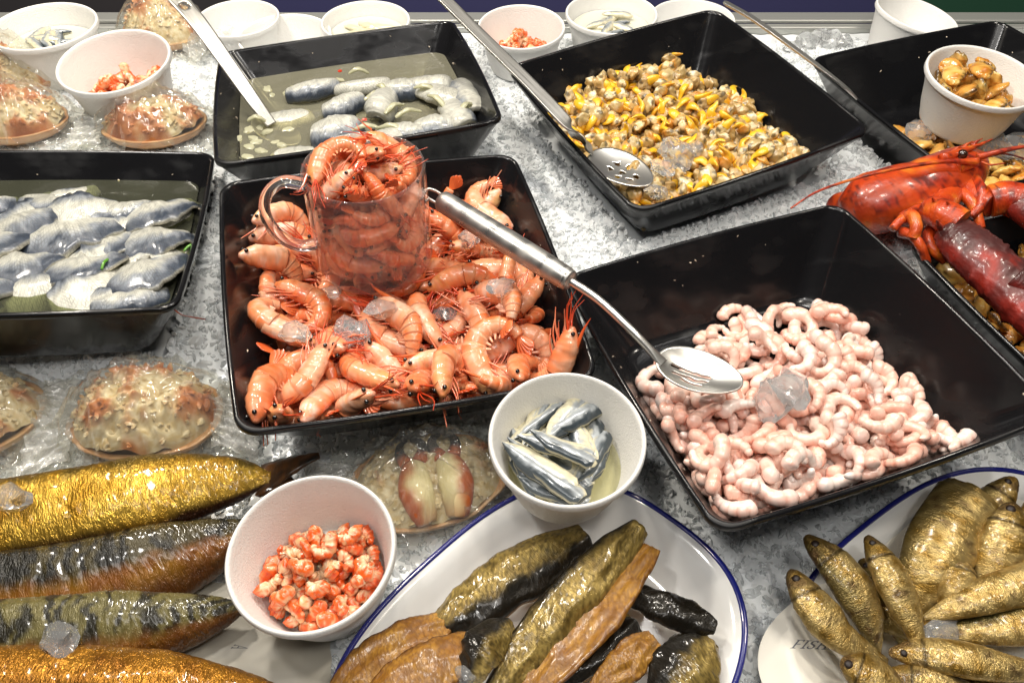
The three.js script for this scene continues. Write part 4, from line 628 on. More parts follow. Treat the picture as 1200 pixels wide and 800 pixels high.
// ---------------------------------------------------------------- golden smoked fish on the right plate
{
  const G = col('#8a6a28'), G2 = col('#d8bf80'), Gr = col('#4a4524'), Br = col('#4a2c0e'), K = col('#160c05');
  const mat = phys({ vertexColors: true, metalness: 0.68, roughness: 0.29, clearcoat: 0.35, clearcoatRoughness: 0.14, bumpMap: wrinkleTex, bumpScale: 0.0006 });
  const dark = phys({ color: 0x1c0d05, roughness: 0.5 });
  function goldFish(px, hh, ww, { head = true, tone = 0, seed = 1, up = V(0, 1, 0), gap = 0 }, label) {
    hh *= 0.78; ww *= 0.6;
    const pts = px.map(([u, v, y]) => at(u, v, y)), g = thing('smoked_herring', label, 'smoked fish', 'golden smoked fish on the right plate'), S = seed * 6.1;
    const prof = (t) => head ? (t < 0.22 ? mix(0.1, 0.82, Math.pow(t / 0.22, 0.62)) : t < 0.45 ? mix(0.86, 1, (t - 0.22) / 0.23) : Math.max(0.14, 1 - Math.pow((t - 0.45) / 0.55, 1.7) * 0.88)) : (t < 0.05 ? mix(0.86, 0.95, t / 0.05) : t < 0.4 ? 1 : Math.max(0.14, 1 - Math.pow((t - 0.4) / 0.6, 1.8) * 0.88));
    const slit = (t, w) => gap ? sstep(1, 0.62, Math.hypot((t - gap - 0.1) / 0.07, (w - Math.PI * 0.36) / 0.42)) : 0;     // torn gill or belly opening
    const paint = (t, s, p) => { const w = s * Math.PI * 2, n = 1.15 * fbm(p.x * 90 + S, p.y * 90, p.z * 90), f = fbm(p.x * 340, p.y * 340 + S, p.z * 340), d = Math.cos(w); let c = mix3(G, G2, clamp(0.42 + 1.3 * n)); c = mix3(c, Gr, tone * sstep(-0.2, 0.7, d + n)); c = mix3(c, Br, 0.8 * sstep(0.1, 0.42, n + (head ? 0.4 * sstep(0.28, 0.05, t) : 0))); c = mix3(c, mix3(K, Br, clamp(0.4 + n)), sstep(0.1, 0.5, slit(t, w))); if (head) { c = mix3(c, K, 0.8 * Math.exp(-(((t - 0.235) * 60) ** 2)) * sstep(-0.3, 0.3, Math.sin(w))); } return mul3(c, 1 + 0.55 * f); };
    const bodyMesh = part('body', sweep(pts, { n: 130, m: 36, up, size: (t) => [hh * prof(t), ww * Math.max(0.16, prof(t))], paint, uvx: 2.4, uvy: 1.2, capA: head, bump: (t, w) => -slit(t, w) * ww * 0.55 + (head ? -ww * 0.1 * Math.exp(-(((t - 0.235) * 55) ** 2)) : ww * 0.25 * sstep(0.06, 0, t) * n3(Math.cos(w) * 3, Math.sin(w) * 3, S)) + 0.0003 * ridged(t * 30 + 1.5 * n3(t * 11, Math.cos(w) * 3, S), Math.cos(w) * 3.2 + S, Math.sin(w) * 3.2) + 0.0014 * fbm(t * 6 + S, Math.cos(w), Math.sin(w)) }), mat, g);
    const c = new THREE.CatmullRomCurve3(pts, false, 'centripetal'), T = c.getTangent(0.0), p0 = c.getPoint(0), S0 = V().crossVectors(T, up).normalize(), U0 = V().crossVectors(S0, T).normalize();
    if (head) {
      for (const sgn of [1, -1]) { const e = new THREE.SphereGeometry(hh * 0.2, 14, 10), q = c.getPoint(0.1); const o = part('eye', e, dark, bodyMesh); o.position.copy(q).addScaledVector(U0, sgn * ww * 0.5).addScaledVector(S0, hh * 0.12); o.scale.set(1, 0.6, 1); }

    }
    if (!head) part('belly_cavity', sweep([c.getPoint(0.001), c.getPoint(0.04), c.getPoint(0.09), c.getPoint(0.14)], { n: 14, m: 30, up, capA: false, size: (t) => [hh * 0.84 * Math.pow(1 - t, 0.6), ww * 0.8 * Math.pow(1 - t, 0.6)], paint: (t, q, p) => mix3(Br, K, clamp(0.3 + fbm(p.x * 120, p.y * 120, p.z * 120))) }), brownWet, g);
    return g;
  }
  const y0 = -0.012;
  goldFish([[944, 628, 0.004], [985, 668, 0.004], [1014, 715, -0.004], [1030, 765, -0.02]], 0.019, 0.013, { seed: 1, tone: 0.7 }, 'olive gold smoked fish with its head over the plate rim');
  goldFish([[1017, 628, 0.012], [1040, 668, 0.014], [1062, 715, 0.008], [1083, 770, -0.004]], 0.0155, 0.012, { seed: 2, tone: 0.25 }, 'slim golden smoked fish lying over another');
  goldFish([[926, 668, 0.004], [955, 710, 0.004], [985, 745, -0.003], [1040, 775, -0.018]], 0.018, 0.013, { seed: 3, tone: 0.1 }, 'golden smoked fish with brown stained head at the paper edge');
  goldFish([[1140, 580, 0.004], [1112, 625, 0.006], [1086, 675, 0.0], [1066, 735, -0.02]], 0.030, 0.018, { head: false, seed: 4, tone: 0.45 }, 'broad headless golden smoked fish with wrinkled skin');
  goldFish([[1188, 590, 0.018], [1180, 630, 0.014], [1168, 672, 0.004], [1160, 715, -0.01]], 0.022, 0.016, { seed: 5, tone: 0.0 }, 'bright golden smoked fish head standing up among the others');
  goldFish([[1190, 560, 0.01], [1165, 590, 0.004], [1140, 640, -0.004], [1125, 690, -0.015]], 0.017, 0.013, { seed: 6, tone: 0.4 }, 'brown gold smoked fish half hidden behind the bright head');
  goldFish([[1128, 650, 0.006], [1124, 680, 0.006], [1118, 710, -0.002], [1110, 740, -0.012]], 0.016, 0.013, { seed: 7, tone: 0.0 }, 'small golden smoked fish under the level one');
  goldFish([[1275, 650, 0.012], [1210, 680, 0.012], [1145, 702, 0.008], [1082, 724, -0.002]], 0.0175, 0.013, { head: false, seed: 8, tone: 0.1 }, 'golden smoked fish lying level with smooth wrinkled flank');
  goldFish([[1285, 715, 0.004], [1220, 728, 0.004], [1155, 738, 0.0], [1092, 742, -0.008]], 0.017, 0.013, { head: false, seed: 9, tone: 1 }, 'dark green backed smoked fish beneath the level one');
  goldFish([[1042, 765, 0.0], [1100, 768, 0.006], [1170, 780, 0.006], [1260, 795, -0.004]], 0.0155, 0.012, { seed: 10, tone: 0.0 }, 'pale golden smoked fish with a brown head along the front');
  goldFish([[985, 775, 0.004], [1015, 790, 0.004], [1050, 815, -0.004], [1100, 850, -0.014]], 0.019, 0.015, { seed: 11, tone: 0.1 }, 'golden brown smoked fish with a glossy dark head at the front');
  goldFish([[1035, 790, -0.002], [1080, 800, 0.0], [1130, 815, -0.004], [1200, 840, -0.012]], 0.016, 0.013, { seed: 12, tone: 0.3 }, 'brown smoked fish tucked behind the glossy dark head');
  goldFish([[1000, 700, -0.02], [1040, 720, -0.018], [1085, 735, -0.018], [1140, 745, -0.02]], 0.017, 0.012, { head: false, seed: 14, tone: 0.6 }, 'dark smoked fish buried under the slim golden ones');
  goldFish([[1100, 800, -0.012], [1150, 800, -0.01], [1200, 805, -0.01], [1270, 815, -0.015]], 0.018, 0.013, { seed: 15, tone: 0.3 }, 'smoked fish peeking out along the front edge');
  goldFish([[1010, 655, -0.014], [1030, 690, -0.014], [1050, 725, -0.018], [1065, 765, -0.022]], 0.015, 0.012, { seed: 16, tone: 0.8 }, 'dull smoked fish wedged between two slim golden ones');
  goldFish([[1250, 560, 0.0], [1225, 600, 0.006], [1210, 645, 0.0], [1200, 690, -0.01]], 0.019, 0.014, { seed: 13, tone: 0.2 }, 'golden smoked fish behind the standing bright head');
}
// ---------------------------------------------------------------- sheets with thickness: kept cells of a grid, top, bottom and edges
function slab(nx, ny, f, keep, thick, capUv = 1) {
  const P = [], N = [], idx = [], pos = [], uv = [];
  for (let j = 0; j <= ny; j++) for (let i = 0; i <= nx; i++) P.push(f(i / nx, j / ny));
  const at2 = (i, j) => P[clamp(j, 0, ny) * (nx + 1) + clamp(i, 0, nx)];
  for (let j = 0; j <= ny; j++) for (let i = 0; i <= nx; i++) N.push(V().crossVectors(at2(i, j + 1).clone().sub(at2(i, j - 1)), at2(i + 1, j).clone().sub(at2(i - 1, j))).normalize());
  for (const s of [0.5, -0.5]) for (let k = 0; k < P.length; k++) { const p = P[k].clone().addScaledVector(N[k], s * thick); pos.push(p.x, p.y, p.z); uv.push((k % (nx + 1)) / nx, 1 - Math.floor(k / (nx + 1)) / ny); }
  const o = P.length, id = (i, j) => j * (nx + 1) + i, K = (i, j) => i >= 0 && j >= 0 && i < nx && j < ny && (!keep || keep((i + 0.5) / nx, (j + 0.5) / ny));
  for (let j = 0; j < ny; j++) for (let i = 0; i < nx; i++) {
    if (!K(i, j)) continue;
    const a = id(i, j), b = id(i + 1, j), c = id(i + 1, j + 1), d = id(i, j + 1);
    idx.push(a, d, b, b, d, c, a + o, b + o, d + o, b + o, c + o, d + o);
    for (const [ni, nj, e0, e1] of [[i, j - 1, a, b], [i + 1, j, b, c], [i, j + 1, c, d], [i - 1, j, d, a]]) if (!K(ni, nj)) idx.push(e0, e1, e0 + o, e1, e1 + o, e0 + o);
  }
  const g = new THREE.BufferGeometry(); g.setAttribute('position', new THREE.Float32BufferAttribute(pos, 3)); g.setAttribute('uv', new THREE.Float32BufferAttribute(uv, 2)); g.setIndex(idx); g.computeVertexNormals(); return g;
}
const ray = new THREE.Raycaster();
function hit(u, v, names) {           // first thing met by the sight line of a photo pixel, to rest something on it
  scene.updateMatrixWorld(true); ray.set(camera.position, at(u, v, -0.3).sub(camera.position).normalize());
  const list = scene.children.filter((o) => names.some((n) => o.name.startsWith(n))), h = ray.intersectObjects(list, true)[0];
  return h ? h.point : null;
}
// ---------------------------------------------------------------- steel spoons
const brushed = phys({ color: 0xb4b2ad, metalness: 0.9, roughness: 0.7, roughnessMap: greyTex(128, (x, y) => 0.55 + 0.35 * n3(x * 4, y * 70) + 0.2 * fbm(x * 9, y * 9)) });
const polished = phys({ color: 0xdedcd6, metalness: 0.92, roughness: 0.3 });
function strip(pts, w0, w1, th, hole) {     // flat bar handle, its flat side up
  const c = new THREE.CatmullRomCurve3(pts, false, 'centripetal');
  return slab(90, 12, (a, b) => { const p = c.getPoint(a), T = c.getTangent(a), S = V().crossVectors(T, V(0, 1, 0)).normalize(), e = Math.min(1, Math.sqrt(clamp(a / 0.035)) + 0.15); return p.addScaledVector(S, (b - 0.5) * 2 * mix(w0, w1, a) * e); }, hole, th);
}
function bowl(center, dir, L, W, D, th, keep, pitch = 0) {
  const T = dir.clone().setY(0).normalize(), S = V().crossVectors(T, V(0, 1, 0)).normalize(); T.y = -Math.sin(pitch); T.normalize(); const U = V().crossVectors(S, T).normalize();
  return slab(44, 30, (a, b) => { const x = a * 2 - 1, y = b * 2 - 1, k = Math.max(Math.abs(x), Math.abs(y)), h = Math.hypot(x, y) || 1, r = k / h, X = x * r, Y = y * r, d = 1 - (X * X + Y * Y); return center.clone().addScaledVector(T, X * L).addScaledVector(S, Y * W * (1 - 0.12 * X)).addScaledVector(U, -D * d); }, (a, b) => keep(a * 2 - 1, b * 2 - 1), th);
}
{
  // flat handle standing in the rolled herring brine
  const s1 = thing('serving_spoon', 'flat steel spoon handle with a hole standing in the rolled herring tray', 'spoon');
  part('handle', strip([at(203, -8, 0.135), at(230, 24, 0.12), at(262, 68, 0.095), at(300, 122, 0.062), at(318, 146, 0.045)], 0.0105, 0.0058, 0.0016, (a, b) => Math.hypot((a - 0.12) / 0.035, (b - 0.5) / 0.26) > 1), brushed, s1);
  part('bowl', bowl(at(324, 152, 0.033), V(0.6, 0, 0.4), 0.03, 0.019, 0.006, 0.0014, () => true, 0.2), polished, s1);
  // slotted spoon in the cockles
  const s2 = thing('slotted_spoon', 'long flat steel spoon with round holes resting in the cockle tray', 'spoon');
  const b2 = (hit(735, 200, ['cockle'])?.y ?? 0.06) + 0.008;
  part('handle', strip([at(508, -14, 0.15), at(560, 38, 0.13), at(625, 102, 0.108), at(668, 148, 0.09), at(682, 166, b2 + 0.014), at(694, 176, b2 + 0.004)], 0.0068, 0.0074, 0.002), brushed, s2);
  const holes = [[-0.3, -0.3], [0.1, -0.42], [0.1, 0.05], [0.5, -0.12], [-0.3, 0.25], [0.15, 0.48], [0.5, 0.3]];
  part('bowl', bowl(at(728, 196, b2), at(766, 214, b2).sub(at(692, 176, b2)), 0.036, 0.024, 0.005, 0.0014, (x, y) => holes.every(([a, b]) => Math.hypot(x - a, (y - b) * 0.7) > 0.1), 0.05), polished, s2);
  // big spoon with tubular handle: lies over the prawns, its bowl in the shrimps
  const s3 = thing('slotted_spoon', 'steel spoon with thick tubular handle and hanging loop lying from prawns to shrimps', 'spoon');
  const h0 = at(516, 234, 0.098), h1 = at(670, 330, 0.084), ax = h1.clone().sub(h0).normalize(), prof = [];
  for (const [x, r] of [[0, 0.0001], [0.0004, 0.0072], [0.002, 0.0086], [0.006, 0.0092], [0.05, 0.0098], [0.1, 0.0098], [0.125, 0.0092], [0.1285, 0.0086], [0.13, 0.0078], [0.1308, 0.004], [0.131, 0.0001]]) prof.push(new THREE.Vector2(r, x));
  const hg = new THREE.LatheGeometry(prof, 40), len = h0.distanceTo(h1); hg.scale(1, len / 0.131, 1); const hm = part('handle', hg, brushed, s3); hm.position.copy(h0); hm.quaternion.setFromUnitVectors(V(0, 1, 0), ax);
  const sd = V().crossVectors(ax, V(0, 1, 0)).normalize();
  part('loop', tube([h0.clone().addScaledVector(sd, 0.005).addScaledVector(ax, 0.003), h0.clone().addScaledVector(sd, 0.0055).addScaledVector(ax, -0.01), h0.clone().addScaledVector(sd, 0.003).addScaledVector(ax, -0.0165), h0.clone().addScaledVector(sd, -0.003).addScaledVector(ax, -0.0165), h0.clone().addScaledVector(sd, -0.0055).addScaledVector(ax, -0.01), h0.clone().addScaledVector(sd, -0.005).addScaledVector(ax, 0.003)], 0.0013, 40, 10), polished, s3);
  const nb = at(772, 424, 0.058);
  part('neck', sweep([h1.clone().addScaledVector(ax, -0.004), at(700, 350, 0.08), at(738, 385, 0.074), at(762, 410, 0.064), at(778, 426, 0.057)], { n: 40, m: 12, size: (t) => [mix(0.0032, 0.0048, sstep(0.7, 1, t)), mix(0.0032, 0.002, sstep(0.7, 1, t))] }), polished, s3);
  part('bowl', bowl(at(820, 434, 0.055), at(866, 442, 0.055).sub(at(772, 424, 0.055)), 0.033, 0.021, 0.007, 0.0014, (x, y) => !(Math.abs(y - 0.25) < 0.06 && x > -0.62 && x < 0.3) && !(Math.abs(y - 0.55) < 0.06 && x > -0.5 && x < 0.15) && !(Math.abs(y + 0.08) < 0.06 && x > -0.62 && x < 0.3), 0.12), polished, s3);
  // thin handle by the mussel tray
  const s4 = thing('serving_spoon', 'thin steel spoon handle leaning on the mussel tray', 'spoon');
  part('handle', strip([at(848, 2, 0.115), at(880, 20, 0.104), at(925, 52, 0.09), at(965, 82, 0.076), at(996, 107, 0.06), at(1010, 122, 0.045)], 0.0042, 0.0022, 0.0022), polished, s4);
}
// ---------------------------------------------------------------- dressed crabs in clear film
const filmMat = phys({ color: new THREE.Color().setRGB(0.97, 0.97, 0.95), roughness: 0.05, transmission: 0.97, thickness: 0, ior: 1.5, specularIntensity: 1 });
const filmHazed = phys({ color: new THREE.Color().setRGB(0.93, 0.93, 0.91), roughness: 0.12, transmission: 0.78, thickness: 0, ior: 1.5, specularIntensity: 1 });  // bunched ends: whitish haze in the colour stands in for reflected surroundings
const crabMeat = phys({ vertexColors: true, roughness: 0.55, clearcoat: 0.15, clearcoatRoughness: 0.3 });
const crabShellMat = phys({ vertexColors: true, roughness: 0.4, clearcoat: 0.4 });
const cW = col('#ddd2b4'), cC = col('#cdb27a'), cO = col('#c9702a'), cB = col('#8e4a1e');
function crabPack(u, v, y, a, b, h, turn, seed, label, { claws = false, film = [1.5, 1.4], off = [0, 0], hot = 0.2, ends = [-1, 1] } = {}) {
  const g = thing('wrapped_crab', label, 'crab', 'dressed crabs in clear film'), S = seed * 9.7; g.position.copy(at(u, v, y)); g.rotation.y = turn;
  const rim = (w) => 1 + 0.05 * Math.sin(w * 2 + seed) + 0.04 * n3(Math.cos(w) * 3 + S, Math.sin(w) * 3, seed);
  const height = (x, z) => { const r = Math.hypot(x / a, z / b), d = Math.max(0, 1 - r * r); return h * (0.6 * Math.sqrt(d) + 0.5 * d) * (1 + 0.8 * fbm(x * 34 + S, z * 34, seed)) + 0.005 * ridged(x * 75 + S, z * 75, seed) * Math.sqrt(d) + 0.0016 * n3(x * 260, z * 260, S) * Math.sqrt(d); };
  const meatTone = (p) => { const n = fbm(p.x * 34 + S, p.z * 34, seed), f = fbm(p.x * 210, p.y * 210, p.z * 210 + S); let c = mix3(cC, cW, clamp(0.5 + 1.6 * f)); c = mix3(c, cO, sstep(0.12 - hot, 0.4 - hot, n) * 0.85); c = mix3(c, cB, sstep(0.3 - hot, 0.55 - hot, n + 0.3 * f) * 0.7); return mul3(c, 1 + 0.25 * f); };
  // shell cup under the meat
  const cup = []; for (const [k, yy] of [[0.3, 0.0], [0.75, 0.002], [0.95, 0.009], [1.03, 0.016], [1.0, 0.0175], [0.9, 0.016]]) { const r = []; for (let j = 0; j < 48; j++) { const w = -j / 48 * Math.PI * 2; r.push(V(Math.cos(w) * a * k * rim(w), yy, Math.sin(w) * b * k * rim(w))); } cup.push(r); }
  part('shell', loft(cup, { capB: false, paint: (t, s, p) => mix3(col('#b9713a'), col('#d9b98a'), clamp(0.5 + fbm(p.x * 90 + S, p.y * 90, p.z * 90))) }), crabShellMat, g);
  const mg = []; for (let i = 0; i <= 44; i++) { const k = Math.max(0.004, i / 44), r = []; for (let j = 0; j < 96; j++) { const w = -j / 96 * Math.PI * 2, x = Math.cos(w) * a * k * 0.96 * rim(w), z = Math.sin(w) * b * k * 0.96 * rim(w); r.push(V(x, 0.0145 + height(x / 0.96, z / 0.96), z)); } mg.push(r); }
  part('meat', loft(mg, { capB: false, paint: (t, s, p) => meatTone(p) }), crabMeat, g);
  const RR = rngOf(seed * 13 + 1), bitsG = [], lumpy = [0, 1, 2].map((q) => chunkGeometry(q + seed * 3, 1, 0.6, 1)), mt = new THREE.Matrix4();
  for (let i = 0; i < 190; i++) { const w = RR() * 6.283, k = Math.sqrt(RR()) * 0.92, x = Math.cos(w) * a * k, z = Math.sin(w) * b * k, yy = 0.0142 + height(x, z), r = 0.0013 + 0.0022 * RR() * RR(); const bg = lumpy[i % 3].clone().applyMatrix4(mt.compose(V(x, yy, z), new THREE.Quaternion().setFromEuler(new THREE.Euler(RR(), RR() * 6, RR())), V(r * 1.5, r * 0.8, r))); bitsG.push(painted(bg, (p) => meatTone(p))); }
  part('meat_shreds', mergeGeometries(bitsG), crabMeat, g).userData.kind = 'stuff';
  if (claws) for (const [sx, tilt] of [[-1, 0.25], [1, -0.1]]) {
    const x = sx * a * 0.24 + 0.004, q = (dx, dz, dy) => V(x + dx, 0.0145 + h * 0.75 + dy, dz + 0.013);
    const cream = col('#e4d6a4'), brn = col('#b5561c'), blk = col('#100c0b');
    const cl = part('claw', sweep([q(-0.003 * sx, 0.028, -0.006), q(0, 0.016, 0.004), q(0.001 * sx, 0.002, 0.008), q(-0.001 * sx, -0.012, 0.008), q(-0.003 * sx, -0.021, 0.007)], { n: 36, m: 22, size: (t) => { const k = t < 0.4 ? mix(0.55, 1, Math.pow(t / 0.4, 0.6)) : mix(1, 0.5, Math.pow((t - 0.4) / 0.6, 1.5)); return [0.0135 * k, 0.009 * k]; }, paint: (t, s, p) => { const n = fbm(p.x * 60 + S, p.y * 60, p.z * 60), side = Math.cos(s * 6.283) * sx; let c = mix3(cream, brn, sstep(-0.15, 0.75, side + 0.9 * n)); return mix3(c, brn, 0.5 * sstep(0.3, 0.0, t)); } }), crabShellMat, g);
    part('claw_tip', sweep([q(-0.006 * sx, -0.018, 0.009), q(-0.0105 * sx, -0.026, 0.012), q(-0.009 * sx, -0.035, 0.012), q(-0.003 * sx, -0.04, 0.010)], { n: 20, m: 14, size: (t) => [mix(0.0062, 0.0016, t), mix(0.0056, 0.0016, t)], paint: (t) => mix3(brn, blk, sstep(0.1, 0.3, t)) }), crabShellMat, cl);
    part('claw_tip', sweep([q(0.004 * sx, -0.018, 0.009), q(0.0075 * sx, -0.026, 0.012), q(0.006 * sx, -0.034, 0.012), q(0.0 * sx, -0.039, 0.010)], { n: 20, m: 14, size: (t) => [mix(0.0056, 0.0014, t), mix(0.0052, 0.0014, t)], paint: (t) => mix3(brn, blk, sstep(0.1, 0.3, t)) }), crabShellMat, cl);
  }
  const [fx, fz] = film, A = a * fx, B = b * fz;
  const RF = rngOf(seed * 31 + 7), folds = []; for (let i = 0; i < 44; i++) { const w = RF() * 6.283, k = 0.35 + 0.95 * RF(); folds.push([Math.cos(w) * a * k, Math.sin(w) * b * k, w + (RF() - 0.5) * 1.6, 0.012 + 0.022 * RF(), 0.002 + 0.004 * RF()]); }
  const fold = (x, z) => { let s = 0; for (const [fx0, fz0, d, L, H] of folds) { const dx = x - fx0, dz = z - fz0, l = dx * Math.cos(d) + dz * Math.sin(d), e = Math.abs(-dx * Math.sin(d) + dz * Math.cos(d)); if (Math.abs(l) < L * 2) s += H * Math.max(0, 1 - e / 0.005) * Math.exp(-((l / L) ** 2)); } return s; };
  const tri = (x) => Math.abs(((x % 1) + 1) % 1 - 0.5) * 2 - 0.5, dirs = [0, 1, 2, 3, 4].map(() => [RF() * 6.283, 30 + 45 * RF(), RF()]);
  const facet = (x, z) => { let s = 0; for (const [d, f, o] of dirs) s += tri((x * Math.cos(d) + z * Math.sin(d)) * f + o + 0.35 * n3(x * 20, z * 20, o * 9)) * 0.1 / f; return s; };
  const fg = slab(150, 112, (p, q) => {
    const x0 = (p * 2 - 1), z0 = (q * 2 - 1), x = x0 * A * (1 + 0.05 * n3(z0 * 3, S)) + off[0] * A, z = z0 * B * (1 + 0.06 * n3(x0 * 3 + 9, S)) * (1 - 0.12 * x0 * x0) + off[1] * B;
    const r = Math.hypot(x / a, z / b), dome = r < 1.12 ? 0.0145 + Math.max(0, 1 - (r / 1.12) ** 2.8) * h * 1.28 : 0.0145 * Math.exp(-(r - 1.12) * 7);
    const loose = sstep(0.6, 1.15, r), crease = 0.008 * loose * Math.pow(Math.max(0, ridged(x * 26 + S, z * 26, seed)), 3) + 0.007 * loose * fbm(x * 16, z * 16, S) + facet(x, z) * (0.12 + 1.0 * loose);
    return V(x, Math.max(dome, 0.003, r < 1 ? 0.0175 + height(x, z) : 0) + (claws ? 0.017 * Math.exp(-((r / 0.72) ** 4)) : 0) + 0.003 + Math.max(crease, -0.003) + fold(x, z), z);
  }, null, 0.00012);
  part('wrapper', fg, filmMat, g);
  for (const side of ends) part('wrapper_end', slab(34, 60, (p, q) => {          // gathered, crumpled end of the bag
    const z0 = q * 2 - 1, flare = mix(0.72, 1.12, p), x = side * (a * 0.93 + p * a * 0.62 + 0.004 * n3(z0 * 5, p * 3, S)), z = z0 * b * flare + 0.004 * n3(p * 5, z0 * 4, S + side);
    const y = mix(0.017, 0.012, p) * (1 - 0.45 * z0 * z0) + 0.007 * p * tri(z0 * 3.3 + 0.6 * p + S) + 0.005 * tri(z0 * 5.1 - 1.2 * p + S * 2) + 0.006 * p * fbm(p * 4, z0 * 4, S + side * 3);
    return V(x, Math.max(0.0045, y + 0.004), z);
  }, null, 0.00012), filmHazed, g);
  return g;
}
crabPack(178, 502, -0.045, 0.06, 0.046, 0.034, 0.12, 1, 'dressed crab in clear film above the golden mackerel', { film: [1.62, 1.35], off: [-0.14, 0.05], hot: 0.14 });
crabPack(503, 577, -0.05, 0.06, 0.046, 0.016, 0.25, 2, 'film wrapped dressed crab with two black tipped claws', { claws: true, film: [1.22, 1.15], hot: 0.0, ends: [-1] });
crabPack(-18, 505, -0.045, 0.052, 0.042, 0.03, 0.2, 3, 'film wrapped crab at the very edge beside the larger wrapped crab', { film: [1.7, 1.2], hot: 0.1 });
crabPack(186, 160, 0.002, 0.056, 0.036, 0.026, 0.06, 4, 'orange brown dressed crab in glinting film below the crayfish tub', { film: [1.35, 1.2], off: [-0.12, 0], hot: 0.3, ends: [-1] });
crabPack(22, 156, 0.002, 0.06, 0.036, 0.03, 0.1, 5, 'large film wrapped crab beside the back edge of the flat herring tray', { film: [1.3, 1.2], hot: 0.28, ends: [] });
crabPack(24, 104, 0.0, 0.046, 0.03, 0.028, -0.1, 6, 'film wrapped crab between the anchovy tub and larger crab', { film: [1.3, 1.2], hot: 0.1, ends: [] });
crabPack(195, 48, 0.0, 0.052, 0.042, 0.032, -0.35, 7, 'film wrapped crab between the crayfish tub and spoon handle', { film: [1.35, 1.3], hot: 0.2, ends: [1] });
